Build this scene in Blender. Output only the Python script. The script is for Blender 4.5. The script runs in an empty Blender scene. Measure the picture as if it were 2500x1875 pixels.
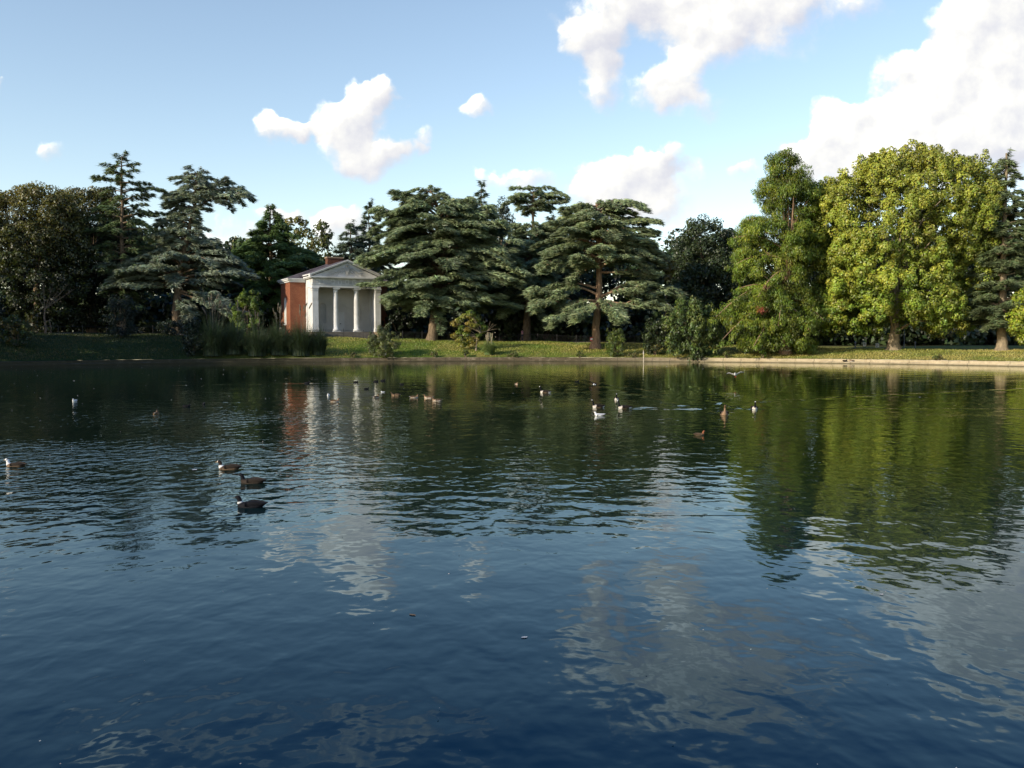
import bpy, math, random
import numpy as np

sc = bpy.context.scene
COL = sc.collection
rng = np.random.default_rng(11)
random.seed(5)
R = math.radians

# ------------------------------------------------------------------ camera
CAM_H = 2.6
FPX = 2165.0                     # focal length in pixels of the 2500 px wide photograph
PITCH = math.atan((937.5 - 829.0) / FPX)
cp, sp = math.cos(PITCH), math.sin(PITCH)

def ray(px, py):
    a = (px - 1250.0) / FPX
    b = (937.5 - py) / FPX
    return np.array([a, cp + b * sp, -sp + b * cp])

def P(px, py, Y):
    d = ray(px, py)
    return np.array([0, 0, CAM_H]) + d * (Y / d[1])

def W(px, py, z=0.0):
    """point of the plane at height z seen at a pixel"""
    d = ray(px, py)
    t = (z - CAM_H) / d[2]
    return np.array([0, 0, CAM_H]) + d * t

cam = bpy.data.cameras.new('camera')
cam.sensor_width = 36.0
cam.lens = FPX / 2500.0 * 36.0
cam.clip_start = 0.1
cam.clip_end = 9000
camo = bpy.data.objects.new('camera', cam)
camo.location = (0, 0, CAM_H)
camo.rotation_euler = (math.pi / 2 - PITCH, 0, 0)
COL.objects.link(camo)
sc.camera = camo

sc.view_settings.view_transform = 'Standard'
sc.view_settings.look = 'None'
sc.view_settings.exposure = 0
sc.view_settings.gamma = 1
sc.render.engine = 'CYCLES'
cy = sc.cycles
cy.max_bounces = 6
cy.diffuse_bounces = 3
cy.glossy_bounces = 3
cy.transmission_bounces = 3
cy.transparent_max_bounces = 6
cy.caustics_reflective = False
cy.caustics_refractive = False
cy.sample_clamp_indirect = 4.0

# ------------------------------------------------------------------ node helper
class NT:
    def __init__(self, tree):
        self.t = tree
        self.n = tree.nodes
        self.l = tree.links
    def new(self, typ, **kw):
        n = self.n.new(typ)
        for k, v in kw.items():
            setattr(n, k, v)
        return n
    def link(self, a, b):
        self.l.new(a, b)
    def put(self, sock, v):
        if isinstance(v, bpy.types.NodeSocket):
            self.l.new(v, sock)
        elif v is not None:
            sock.default_value = v
    def math(self, op, a, b=None, c=None, clamp=False):
        n = self.n.new('ShaderNodeMath')
        n.operation = op
        n.use_clamp = clamp
        for i, v in enumerate((a, b, c)):
            self.put(n.inputs[i], v)
        return n.outputs[0]
    def vmath(self, op, a, b=None, c=None):
        n = self.n.new('ShaderNodeVectorMath')
        n.operation = op
        for i, v in enumerate((a, b, c)):
            if v is not None:
                self.put(n.inputs[i], v)
        return n.outputs['Value'] if op in ('DOT_PRODUCT', 'LENGTH', 'DISTANCE') else n.outputs[0]
    def mix(self, f, a, b, blend='MIX'):
        n = self.n.new('ShaderNodeMix')
        n.data_type = 'RGBA'
        n.blend_type = blend
        self.put(n.inputs[0], f)
        self.put(n.inputs[6], a)
        self.put(n.inputs[7], b)
        return n.outputs[2]
    def noise(self, vec, scale, detail=2, rough=0.5, dist=0.0, dim='3D'):
        n = self.n.new('ShaderNodeTexNoise')
        n.noise_dimensions = dim
        if vec is not None:
            self.put(n.inputs['Vector'], vec)
        n.inputs['Scale'].default_value = scale
        n.inputs['Detail'].default_value = detail
        n.inputs['Roughness'].default_value = rough
        n.inputs['Distortion'].default_value = dist
        return n.outputs['Fac']
    def ramp(self, f, stops):
        n = self.n.new('ShaderNodeValToRGB')
        e = n.color_ramp.elements
        while len(e) < len(stops):
            e.new(0.5)
        for i, (p, c) in enumerate(stops):
            e[i].position = p
            e[i].color = (c, c, c, 1) if isinstance(c, (int, float)) else (*c, 1)
        self.put(n.inputs[0], f)
        return n.outputs[0]
    def rng(self, v, a, b, c=0.0, d=1.0, smooth=False):
        n = self.n.new('ShaderNodeMapRange')
        if smooth:
            n.interpolation_type = 'SMOOTHSTEP'
        self.put(n.inputs[0], v)
        for i, q in enumerate((a, b, c, d)):
            n.inputs[i + 1].default_value = q
        return n.outputs[0]

def mat(name):
    m = bpy.data.materials.new(name)
    m.use_nodes = True
    nt = NT(m.node_tree)
    m.node_tree.nodes.clear()
    out = nt.new('ShaderNodeOutputMaterial')
    return m, nt, out

def principled(nt, out, color, rough=0.8, spec=0.3, bump=None, bump_d=0.02, bump_s=1.0):
    b = nt.new('ShaderNodeBsdfPrincipled')
    nt.put(b.inputs['Base Color'], color)
    nt.put(b.inputs['Roughness'], rough)
    b.inputs['Specular IOR Level'].default_value = spec
    if bump is not None:
        bn = nt.new('ShaderNodeBump')
        bn.inputs['Distance'].default_value = bump_d
        bn.inputs['Strength'].default_value = bump_s
        nt.link(bump, bn.inputs['Height'])
        nt.link(bn.outputs[0], b.inputs['Normal'])
    nt.link(b.outputs[0], out.inputs[0])
    return b

def c4(r, g, b):
    return (r, g, b, 1)

def noisy_mat(name, c1, c2, scale=3.0, detail=5, rough=0.85, bump_d=0.02, spec=0.2, c3=None, stretch=None):
    m, nt, out = mat(name)
    tc = nt.new('ShaderNodeTexCoord').outputs['Object']
    if stretch:
        tc = nt.vmath('MULTIPLY', tc, stretch)
    f = nt.noise(tc, scale, detail, 0.6)
    fr = nt.rng(f, 0.33, 0.67)
    col = nt.mix(fr, c4(*c1), c4(*c2))
    if c3:
        f2 = nt.rng(nt.noise(tc, scale * 0.23, 3, 0.6), 0.5, 0.68)
        col = nt.mix(f2, col, c4(*c3))
    principled(nt, out, col, rough, spec, f, bump_d)
    return m

def leaf_mat(name, trans=0.35, gloss=0.06, grough=0.45, own=.55):
    m, nt, out = mat(name)
    at = nt.new('ShaderNodeAttribute', attribute_name='tint')
    col = at.outputs['Color']
    d = nt.new('ShaderNodeBsdfDiffuse')
    nt.link(col, d.inputs['Color'])
    t = nt.new('ShaderNodeBsdfTranslucent')
    lump = nt.new('ShaderNodeAttribute', attribute_name='lump').outputs['Vector']
    gn = nt.new('ShaderNodeNewGeometry').outputs['Normal']
    nn = nt.vmath('NORMALIZE', nt.vmath('MULTIPLY_ADD', gn, (own, own, own), lump))
    nt.link(nn, d.inputs['Normal'])
    nt.link(nt.mix(1.0, col, c4(1.15, 1.1, 0.55), 'MULTIPLY'), t.inputs['Color'])
    ms = nt.new('ShaderNodeMixShader')
    ms.inputs[0].default_value = trans
    nt.link(d.outputs[0], ms.inputs[1])
    nt.link(t.outputs[0], ms.inputs[2])
    g = nt.new('ShaderNodeBsdfGlossy')
    g.inputs['Roughness'].default_value = grough
    ms2 = nt.new('ShaderNodeMixShader')
    ms2.inputs[0].default_value = gloss
    nt.link(ms.outputs[0], ms2.inputs[1])
    nt.link(g.outputs[0], ms2.inputs[2])
    nt.link(ms2.outputs[0], out.inputs[0])
    return m

def tint_mat(name, rough=0.7, spec=0.3, scale=40.0):
    """colours from the mesh's own zones, broken up by fine noise"""
    m, nt, out = mat(name)
    at = nt.new('ShaderNodeAttribute', attribute_name='tint')
    tc = nt.new('ShaderNodeTexCoord').outputs['Object']
    f = nt.noise(tc, scale, 3, 0.6)
    k = nt.rng(f, 0.3, 0.7, 0.7, 1.25)
    col = nt.vmath('SCALE', at.outputs['Color'])
    nt.put(col.node.inputs['Scale'], k)
    principled(nt, out, col, rough, spec, f, 0.004)
    return m

# ------------------------------------------------------------------ mesh helpers
class MB:
    """collects quads / polygons and links them as ONE mesh object"""
    def __init__(self):
        self.v = []
        self.nv = 0
        self.q = []       # big quad index arrays
        self.f = []       # small polygons
        self.c = []
        self.m = []       # mean outward direction of the foliage lump a leaf belongs to
    def add(self, verts, quads=None, faces=None, col=(0.5, 0.5, 0.5), nrm=None):
        verts = np.asarray(verts, dtype=np.float32).reshape(-1, 3)
        n = len(verts)
        if quads is not None:
            self.q.append(np.asarray(quads, dtype=np.int32).reshape(-1, 4) + self.nv)
        if faces is not None:
            for f in faces:
                self.f.append([i + self.nv for i in f])
        col = np.asarray(col, dtype=np.float32)
        if col.ndim == 1:
            col = np.tile(col, (n, 1))
        self.v.append(verts)
        self.c.append(col)
        self.m.append(np.zeros((n, 3), np.float32) if nrm is None else np.asarray(nrm, np.float32))
        self.nv += n
        return self
    def cards(self, C, A, B, col, nrm=None):
        """diamond shaped leaves: centre, half length vector, half width vector"""
        n = len(C)
        if n == 0:
            return self
        V = np.empty((n, 4, 3), dtype=np.float32)
        V[:, 0] = C - A
        V[:, 1] = C + B - A * 0.12
        V[:, 2] = C + A
        V[:, 3] = C - B - A * 0.12
        self.add(V.reshape(-1, 3), quads=np.arange(n * 4).reshape(n, 4), col=np.repeat(col, 4, axis=0),
                 nrm=None if nrm is None else np.repeat(nrm, 4, axis=0))
        return self
    def box(self, x0, x1, y0, y1, z0, z1, col=(0.5, 0.5, 0.5)):
        v = [(x, y, z) for z in (z0, z1) for x, y in ((x0, y0), (x1, y0), (x1, y1), (x0, y1))]
        self.add(v, faces=[(3, 2, 1, 0), (4, 5, 6, 7), (0, 1, 5, 4), (1, 2, 6, 5), (2, 3, 7, 6), (3, 0, 4, 7)], col=col)
        return self
    def prism_y(self, pts, y0, y1, col=(0.5, 0.5, 0.5)):
        """polygon in x,z (counter-clockwise seen from -y) swept along y"""
        n = len(pts)
        v = [(x, y0, z) for x, z in pts] + [(x, y1, z) for x, z in pts]
        fs = [tuple(range(n)), tuple(range(2 * n - 1, n - 1, -1))]
        for i in range(n):
            j = (i + 1) % n
            fs.append((j, i, n + i, n + j))
        self.add(v, faces=fs, col=col)
        return self
    def lathe(self, prof, cx=0, cy_=0, n=20, col=(0.5, 0.5, 0.5)):
        a = np.linspace(0, 2 * math.pi, n, endpoint=False)
        v = np.array([[(cx + r * math.cos(t), cy_ + r * math.sin(t), z) for t in a] for r, z in prof])
        m = len(prof)
        q = []
        for i in range(m - 1):
            for j in range(n):
                k = (j + 1) % n
                q.append((i * n + j, i * n + k, (i + 1) * n + k, (i + 1) * n + j))
        self.add(v, faces=q + [tuple(range(n - 1, -1, -1)), tuple((m - 1) * n + j for j in range(n))], col=col)
        return self
    def tube(self, path, rad, n=8, col=(0.5, 0.5, 0.5), wob=0.0):
        path = np.asarray(path, dtype=float)
        m = len(path)
        rad = np.broadcast_to(np.asarray(rad, dtype=float), (m,))
        T = np.gradient(path, axis=0)
        T /= np.linalg.norm(T, axis=1)[:, None] + 1e-9
        ref = np.where(np.abs(T[:, 2:3]) > 0.8, np.array([[1.0, 0, 0]]), np.array([[0, 0, 1.0]]))
        if np.abs(T[0, 2]) > 0.8:
            ref = np.tile([[1.0, 0, 0]], (m, 1))
        U = np.cross(T, ref)
        U /= np.linalg.norm(U, axis=1)[:, None] + 1e-9
        V = np.cross(T, U)
        a = np.linspace(0, 2 * math.pi, n, endpoint=False)
        rr = rad[:, None] * (1 + wob * rng.standard_normal((m, n)))
        v = path[:, None, :] + rr[..., None] * (np.cos(a)[None, :, None] * U[:, None, :] + np.sin(a)[None, :, None] * V[:, None, :])
        i = np.arange(m - 1)[:, None]
        j = np.arange(n)[None, :]
        k = (j + 1) % n
        q = np.stack([i * n + j + 0 * k, i * n + k, (i + 1) * n + k, (i + 1) * n + j + 0 * k], axis=-1).reshape(-1, 4)
        self.add(v.reshape(-1, 3), quads=q, col=col)
        return self
    def build(self, name, material, parent=None, smooth=False):
        me = bpy.data.meshes.new(name)
        V = np.concatenate(self.v)
        nq = sum(len(q) for q in self.q)
        Q = np.concatenate(self.q).reshape(-1) if nq else np.zeros(0, np.int32)
        fl = [i for f in self.f for i in f]
        tot = np.array([4] * nq + [len(f) for f in self.f], dtype=np.int32)
        loops = np.concatenate([Q, np.array(fl, dtype=np.int32)]).astype(np.int32)
        start = np.concatenate([[0], np.cumsum(tot)[:-1]]).astype(np.int32)
        me.vertices.add(len(V))
        me.vertices.foreach_set('co', V.reshape(-1))
        me.loops.add(len(loops))
        me.loops.foreach_set('vertex_index', loops)
        me.polygons.add(len(tot))
        me.polygons.foreach_set('loop_start', start)
        me.polygons.foreach_set('loop_total', tot)
        me.polygons.foreach_set('use_smooth', np.full(len(tot), bool(smooth)))
        Cc = np.concatenate(self.c)
        at = me.attributes.new('tint', 'FLOAT_COLOR', 'POINT')
        at.data.foreach_set('color', np.concatenate([Cc, np.ones((len(Cc), 1), np.float32)], axis=1).astype(np.float32).reshape(-1))
        Mm = np.concatenate(self.m)
        if np.abs(Mm).max() > 0:
            at2 = me.attributes.new('lump', 'FLOAT_VECTOR', 'POINT')
            at2.data.foreach_set('vector', Mm.astype(np.float32).reshape(-1))
        me.update(calc_edges=True)
        me.validate()
        me.materials.append(material)
        o = bpy.data.objects.new(name, me)
        COL.objects.link(o)
        if parent is not None:
            o.parent = parent
        return o

def thing(name, label, cat, loc=(0, 0, 0), rz=0.0, group=None):
    o = bpy.data.objects.new(name, None)
    o.empty_display_size = 0.3
    o.location = tuple(float(a) for a in loc)
    o.rotation_euler = (0, 0, rz)
    COL.objects.link(o)
    o['label'] = label
    o['category'] = cat
    if group:
        o['group'] = group
    return o

def tag(o, label, cat, group=None):
    o['label'] = label
    o['category'] = cat
    if group:
        o['group'] = group
    return o

def struct(o):
    o['kind'] = 'structure'
    return o

# ------------------------------------------------------------------ light and sky
SUN_EL = R(23)
SUN_A = R(37)          # how far the sun stands behind the picture's left
SUN = np.array([-math.cos(SUN_A) * math.cos(SUN_EL), -math.sin(SUN_A) * math.cos(SUN_EL), math.sin(SUN_EL)])
sl = bpy.data.lights.new('sun', 'SUN')
sl.energy = 5.0
sl.angle = R(0.5)
sl.color = (1.0, 0.90, 0.72)
so = bpy.data.objects.new('sun', sl)
so.location = tuple(SUN * 200)
from mathutils import Vector
so.rotation_euler = Vector(tuple(SUN)).to_track_quat('Z', 'Y').to_euler()
COL.objects.link(so)

world = bpy.data.worlds.new('World')
sc.world = world
world.use_nodes = True
wt = NT(world.node_tree)
world.node_tree.nodes.clear()
wout = wt.new('ShaderNodeOutputWorld')
sky = wt.new('ShaderNodeTexSky')
sky.sky_type = 'NISHITA'
sky.sun_disc = False
sky.sun_elevation = SUN_EL
# node: rotation 0 puts the sun on +Y and it turns clockwise seen from above
sky.sun_rotation = math.atan2(SUN[0], SUN[1]) % (2 * math.pi)
sky.air_density = 1.0
sky.dust_density = 0.6
sky.ozone_density = 1.6
_g = wt.new('ShaderNodeTexCoord').outputs['Generated']
_s = wt.new('ShaderNodeSeparateXYZ'); wt.link(_g, _s.inputs[0])
gain = wt.mix(wt.rng(_s.outputs[2], 0.34, 0.56, smooth=True), c4(1.84, 1.68, 1.52), c4(.42, .78, 1.38))
skycol = wt.mix(1.0, sky.outputs[0], gain, 'MULTIPLY')

K = 2500.0 / 2212.0
BLOBS = [  # picture position and radii of the cloud lumps (2212 px wide view), weight
    # large cloud, top centre right
    (1285, 105, 66, 62, 1.1), (1305, 180, 46, 56, 1.0), (1325, 25, 95, 70, .9), (1450, 5, 130, 75, .95), (1600, 5, 150, 75, .95),
    (1545, 85, 95, 58, .95), (1470, 165, 60, 66, .85), (1415, 205, 58, 50, .55), (1500, 225, 62, 34, .55), (1700, 40, 85, 70, .6),
    (1830, 0, 76, 46, .75), (1560, -90, 240, 70, .8),
    # large cloud, right
    (2110, 60, 105, 95, 1.0), (2200, 20, 130, 110, 1.0), (2000, 180, 95, 62, .95), (2130, 180, 150, 100, 1.1), (1930, 255, 100, 50, .9),
    (2060, 285, 170, 80, 1.1), (1830, 275, 80, 55, 1.05), (1850, 345, 150, 58, .95), (2180, 300, 130, 80, .95), (1760, 325, 70, 34, .8),
    (2000, 390, 220, 60, .7), (2250, 150, 120, 120, 1.0),
    # cloud left of the centre
    (790, 240, 58, 58, 1.15), (735, 265, 58, 52, .9), (818, 212, 40, 30, .9), (740, 320, 62, 50, .85), (800, 335, 66, 52, .8),
    (830, 355, 66, 34, .55), (605, 281, 56, 26, .8), (662, 283, 46, 20, .7), (912, 298, 26, 38, .75), (875, 330, 60, 18, .65),
    # low cloud behind the right-hand cedars
    (1330, 395, 85, 52, 1.15), (1260, 415, 60, 34, .95), (1405, 375, 60, 44, .95), (1455, 352, 44, 34, .7), (1500, 380, 30, 26, .6),
    (1370, 440, 110, 45, .7), (1440, 440, 56, 60, .5),
    # small ones
    (1035, 214, 42, 24, .75), (1143, 381, 54, 28, .85), (1057, 386, 30, 15, .6), (1606, 378, 42, 19, .75), (118, 344, 32, 28, .6),
    (4, 187, 18, 14, .6), (622, 470, 52, 28, .9), (742, 492, 56, 42, 1.0), (500, 520, 60, 46, .8),
    # above the picture: seen in the water only
    (300, -165, 220, 42, .6), (760, -150, 300, 50, .65),
]
tc = wt.new('ShaderNodeTexCoord').outputs['Generated']
sx = wt.new('ShaderNodeSeparateXYZ')
wt.link(tc, sx.inputs[0])
yy = wt.math('MAXIMUM', sx.outputs[1], 0.03)
u = wt.math('DIVIDE', sx.outputs[0], yy)
v = wt.math('DIVIDE', sx.outputs[2], yy)
uv = wt.new('ShaderNodeCombineXYZ')
wt.link(u, uv.inputs[0]); wt.link(v, uv.inputs[1])
UV = uv.outputs[0]
# warp so the lumps get cauliflower outlines
wn = wt.new('ShaderNodeTexNoise'); wn.noise_dimensions = '2D'
wt.link(UV, wn.inputs['Vector']); wn.inputs['Scale'].default_value = 16; wn.inputs['Detail'].default_value = 4
wn.inputs['Roughness'].default_value = 0.55
wv = wt.vmath('SUBTRACT', wn.outputs['Color'], (0.5, 0.5, 0.5))
UVW = wt.vmath('MULTIPLY_ADD', wv, (0.055, 0.055, 0.0), UV)
field = None; light = None
LDIR = (-0.62, 0.78, 0.0)
for bx_, by_, rx_, ry_, w_ in BLOBS:
    d0 = ray(bx_ * K, by_ * K)
    cu, cv = d0[0] / d0[1], d0[2] / d0[1]
    ra, rb = rx_ * K / FPX * 1.28, ry_ * K / FPX * 1.28
    q = wt.vmath('MULTIPLY_ADD', UVW, (1 / ra, 1 / rb, 0), (-cu / ra, -cv / rb, 0))
    d2 = wt.vmath('DOT_PRODUCT', q, q)
    g = wt.math('MULTIPLY_ADD', d2, -w_, w_)
    g = wt.math('MAXIMUM', g, 0.0)
    li = wt.math('MULTIPLY', wt.vmath('DOT_PRODUCT', q, LDIR), g)
    field = g if field is None else wt.math('ADD', field, g)
    light = li if light is None else wt.math('ADD', light, li)
n1 = wt.noise(UV, 22, 7, 0.58, dim='2D')
UVo = wt.vmath('ADD', UV, (-0.010, 0.013, 0))
n1o = wt.noise(UVo, 22, 4, 0.5, dim='2D')
n2 = wt.noise(UV, 6, 3, 0.5, dim='2D')
F = wt.math('ADD', wt.math('MINIMUM', field, 1.3), wt.math('MULTIPLY_ADD', n1, 1.5, -0.80))
F = wt.math('ADD', F, wt.math('MULTIPLY_ADD', n2, 0.5, -0.25))
have = wt.math('GREATER_THAN', field, 0.001)
lit0 = wt.math('MULTIPLY_ADD', wt.math('DIVIDE', light, wt.math('ADD', field, 0.2)), 1.1, 0.45, clamp=True)
mr = wt.new('ShaderNodeMapRange'); mr.interpolation_type = 'SMOOTHSTEP'
wt.link(F, mr.inputs[0]); mr.inputs[1].default_value = 0.02; wt.link(wt.math('MULTIPLY_ADD', lit0, -0.6, 1.3), mr.inputs[2])
dens = wt.math('MULTIPLY', mr.outputs[0], wt.rng(field, 0.0, 0.34))
shade = wt.math('DIVIDE', light, wt.math('ADD', field, 0.25))
shade = wt.math('MULTIPLY_ADD', shade, 0.7, 0.6)
shade = wt.math('ADD', shade, wt.math('MULTIPLY', wt.math('SUBTRACT', n1, n1o), 0.85))
shade = wt.math('ADD', shade, wt.math('MULTIPLY_ADD', n2, 0.5, -0.22), clamp=True)
ccol = wt.ramp(shade, [(0.0, (0.66, 0.67, 0.77)), (0.36, (0.80, 0.80, 0.86)), (0.7, (1.05, 1.03, 0.99)), (1.0, (1.8, 1.74, 1.66))])
bsky = wt.new('ShaderNodeBackground'); wt.link(skycol, bsky.inputs[0]); bsky.inputs[1].default_value = 0.145
bcl = wt.new('ShaderNodeBackground'); wt.link(ccol, bcl.inputs[0]); bcl.inputs[1].default_value = 0.98
wm = wt.new('ShaderNodeMixShader')
wt.link(wt.math('MULTIPLY', dens, 0.96), wm.inputs[0]); wt.link(bsky.outputs[0], wm.inputs[1]); wt.link(bcl.outputs[0], wm.inputs[2])
wt.link(wm.outputs[0], wout.inputs[0])

# ------------------------------------------------------------------ terrain
EA, EB, EC = 62.0, 52.0, 54.5      # the round pond
def edist(x, y):
    x = np.asarray(x, float); y = np.asarray(y, float) - EC
    e = np.sqrt((x / EA) ** 2 + (y / EB) ** 2) + 1e-9
    g = np.sqrt((x / EA ** 2) ** 2 + (y / EB ** 2) ** 2) / e + 1e-9
    return (e - 1) / g

def rise(x):
    return np.interp(x, [-70, -40, -27, -22, -8, 8, 22, 32, 45, 70], [2.9, 2.7, 2.45, 2.35, 1.95, 1.75, 1.5, 1.2, .95, .9])

def ground_z(x, y):
    d = edist(x, y)
    t = np.clip(d / 15.0, 0, 1)
    z = 0.47 + rise(x) * (1 - (1 - t) ** 1.7) + np.clip(d - 15, 0, 60) * 0.012
    z = z + 0.06 * np.sin(x * 0.7 + 1.3 * np.sin(y * .3)) * t + 0.04 * np.sin(y * 1.1 + x * .4) * t
    return np.where(d < 0, -1.3, z)

def on_ground(px, Y):
    X = (P(px, 850, Y))[0]
    return np.array([X, Y, float(ground_z(X, Y))])

def bank_Y(px, d):
    """depth at which the far bank lies d metres outside the pond, along a column of the picture"""
    k = (px - 1250.0) / FPX
    yv = np.linspace(70, 160, 4000)
    return float(yv[np.argmin(np.abs(edist(k * yv, yv) - d))])

NPH = 720
ph = np.linspace(0, 2 * math.pi, NPH, endpoint=False)
ex, ey = EA * np.cos(ph), EB * np.sin(ph)
nx, ny = np.cos(ph) / EA, np.sin(ph) / EB
nl = np.sqrt(nx ** 2 + ny ** 2); nx /= nl; ny /= nl
def ring(d):
    return np.stack([ex + nx * d, ey + ny * d + EC], axis=1)
RINGS = [0.05, .4, .8, 1.3, 2, 2.8, 3.6, 4.5, 5.5, 6.5, 7.5, 8.5, 10, 11.5, 13, 14, 15, 15.6, 16.6, 17.7, 18.3, 20, 23, 27, 33, 42, 60, 90, 150, 300, 700, 1800, 4500]
def ring_mesh(mb, zs, rings, dz=0.0, sel=None):
    pts = []
    for d in rings:
        p = ring(d)
        z = ground_z(p[:, 0], p[:, 1]) if zs is None else np.full(len(p), zs)
        if d > 100: z = z * 0 + 2.4 + (0 if d < 4000 else 0)
        pts.append(np.column_stack([p, z + dz]))
    V = np.concatenate(pts)
    q = []
    for i in range(len(rings) - 1):
        j = np.arange(NPH); k = (j + 1) % NPH
        q.append(np.column_stack([i * NPH + j, (i + 1) * NPH + j, (i + 1) * NPH + k, i * NPH + k]))
    mb.add(V, quads=np.concatenate(q))
    return mb

# grass of the banks
m, nt, out = mat('grass ground')
tcw = nt.new('ShaderNodeNewGeometry').outputs['Position']
f1 = nt.noise(tcw, 0.35, 4, 0.6)
f2 = nt.noise(tcw, 2.2, 5, 0.65)
f3 = nt.noise(tcw, 9.0, 3, 0.6)
col = nt.mix(nt.rng(f2, .3, .7), c4(.085, .15, .017), c4(.17, .235, .03))
col = nt.mix(nt.rng(f1, .48, .72), col, c4(.30, .25, .075))
px_ = nt.new('ShaderNodeSeparateXYZ'); nt.link(tcw, px_.inputs[0])
dry = nt.math('MULTIPLY', nt.rng(px_.outputs[0], 2.0, 26.0), nt.rng(f2, .35, .62))
col = nt.mix(nt.math('MULTIPLY', dry, 0.75), col, c4(.38, .30, .09))
col = nt.mix(nt.rng(f3, .35, .75, 0, .45), col, c4(.06, .08, .02))
worn = nt.math('MULTIPLY', nt.rng(nt.noise(tcw, .55, 5, .65), .54, .66), nt.rng(px_.outputs[0], -14.0, 4.0))
col = nt.mix(nt.math('MULTIPLY', worn, .8), col, c4(.17, .115, .05))
shaded_grass = nt.mix(nt.rng(f2, .3, .7), c4(.018, .036, .007), c4(.038, .056, .012))    # shade on the left bank put into the grass colour
col = nt.mix(nt.rng(px_.outputs[0], -37.0, -24.0, 1, 0), col, shaded_grass)
under = nt.mix(nt.rng(f2, .3, .7), c4(.03, .025, .012), c4(.05, .045, .018))            # leaf litter of the wood
col = nt.mix(nt.rng(px_.outputs[1], 124.0, 131.0), col, under)
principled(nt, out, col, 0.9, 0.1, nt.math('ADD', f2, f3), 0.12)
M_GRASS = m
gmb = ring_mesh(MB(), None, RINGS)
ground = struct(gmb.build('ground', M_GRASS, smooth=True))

M_BED = noisy_mat('pond bed mud', (.02, .02, .012), (.05, .045, .025), 1.5)
bed = MB()
bed.add(np.concatenate([np.column_stack([ring(-1.0), np.full(NPH, -1.3)]), np.column_stack([ring(.2), np.full(NPH, -.9)])]),
        quads=np.column_stack([np.arange(NPH), NPH + np.arange(NPH), NPH + (np.arange(NPH) + 1) % NPH, (np.arange(NPH) + 1) % NPH]),
        faces=[tuple(range(NPH))])
struct(bed.build('pond_bed', M_BED))

# kerb: a rough stone edging in two steps, with joints
m, nt, out = mat('kerb stone')
tcw = nt.new('ShaderNodeNewGeometry').outputs['Position']
sep = nt.new('ShaderNodeSeparateXYZ'); nt.link(tcw, sep.inputs[0])
ang = nt.math('ARCTAN2', nt.math('DIVIDE', nt.math('SUBTRACT', sep.outputs[1], EC), EB), nt.math('DIVIDE', sep.outputs[0], EA))
along = nt.math('MULTIPLY', ang, 57.0 / 1.9)
jf = nt.math('ABSOLUTE', nt.math('SUBTRACT', nt.math('FRACT', along), 0.5))
joint = nt.rng(jf, 0.465, 0.49)
fl = nt.math('FLOOR', along)
wnn = nt.new('ShaderNodeTexWhiteNoise'); wnn.noise_dimensions = '1D'; nt.link(fl, wnn.inputs['W'])
f = nt.noise(tcw, 2.5, 6, 0.65)
col = nt.mix(nt.rng(f, .3, .7), c4(.24, .19, .12), c4(.42, .35, .24))
col = nt.mix(nt.rng(wnn.outputs[0], 0, 1, 0, .4), col, c4(.20, .15, .10))
f5 = nt.noise(tcw, .5, 4, .6)
col = nt.mix(nt.rng(f5, .52, .66, 0, .7), col, c4(.11, .12, .05))
f6 = nt.noise(tcw, 1.3, 5, .7)
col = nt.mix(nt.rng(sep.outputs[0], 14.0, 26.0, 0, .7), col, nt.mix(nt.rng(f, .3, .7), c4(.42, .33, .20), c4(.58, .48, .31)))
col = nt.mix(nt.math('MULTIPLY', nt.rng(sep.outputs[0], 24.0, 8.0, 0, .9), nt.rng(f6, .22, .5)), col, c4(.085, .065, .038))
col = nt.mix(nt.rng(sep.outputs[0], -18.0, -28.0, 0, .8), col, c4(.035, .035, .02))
wet = nt.rng(sep.outputs[2], 0.02, 0.14, 0.8, 0.0)
col = nt.mix(wet, col, c4(.05, .045, .025))
col = nt.mix(nt.math('MULTIPLY', joint, nt.rng(f6, .4, .6, 0, .7)), col, c4(.05, .045, .03))
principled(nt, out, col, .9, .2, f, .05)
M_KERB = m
prof = [(-.42, -.5), (-.42, .15), (-.40, .17), (-.10, .18), (-.09, .42), (-.06, .46), (.30, .475), (.34, .30)]
kv = []
for i, (d, z) in enumerate(prof):
    p = ring(d)
    jit = 0.025 * rng.standard_normal(NPH)
    sm = np.convolve(np.concatenate([jit[-6:], jit, jit[:6]]), np.ones(7) / 7, 'same')[6:-6] * 2.0
    kv.append(np.column_stack([p[:, 0] + nx * sm, p[:, 1] + ny * sm, np.full(NPH, z) + (jit * .5 + sm * .6 if z > 0 else 0)]))
q = []
for i in range(len(prof) - 1):
    j = np.arange(NPH); k = (j + 1) % NPH
    q.append(np.column_stack([i * NPH + j, (i + 1) * NPH + j, (i + 1) * NPH + k, i * NPH + k]))
kmb = MB().add(np.concatenate(kv), quads=np.concatenate(q))
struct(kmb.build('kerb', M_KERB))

M_PATH = noisy_mat('path gravel', (.20, .15, .10), (.32, .25, .17), 4.0, rough=.95, bump_d=.02)
struct(ring_mesh(MB(), None, [15.6, 16.6, 17.7], 0.012).build('path', M_PATH, smooth=True))

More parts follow.
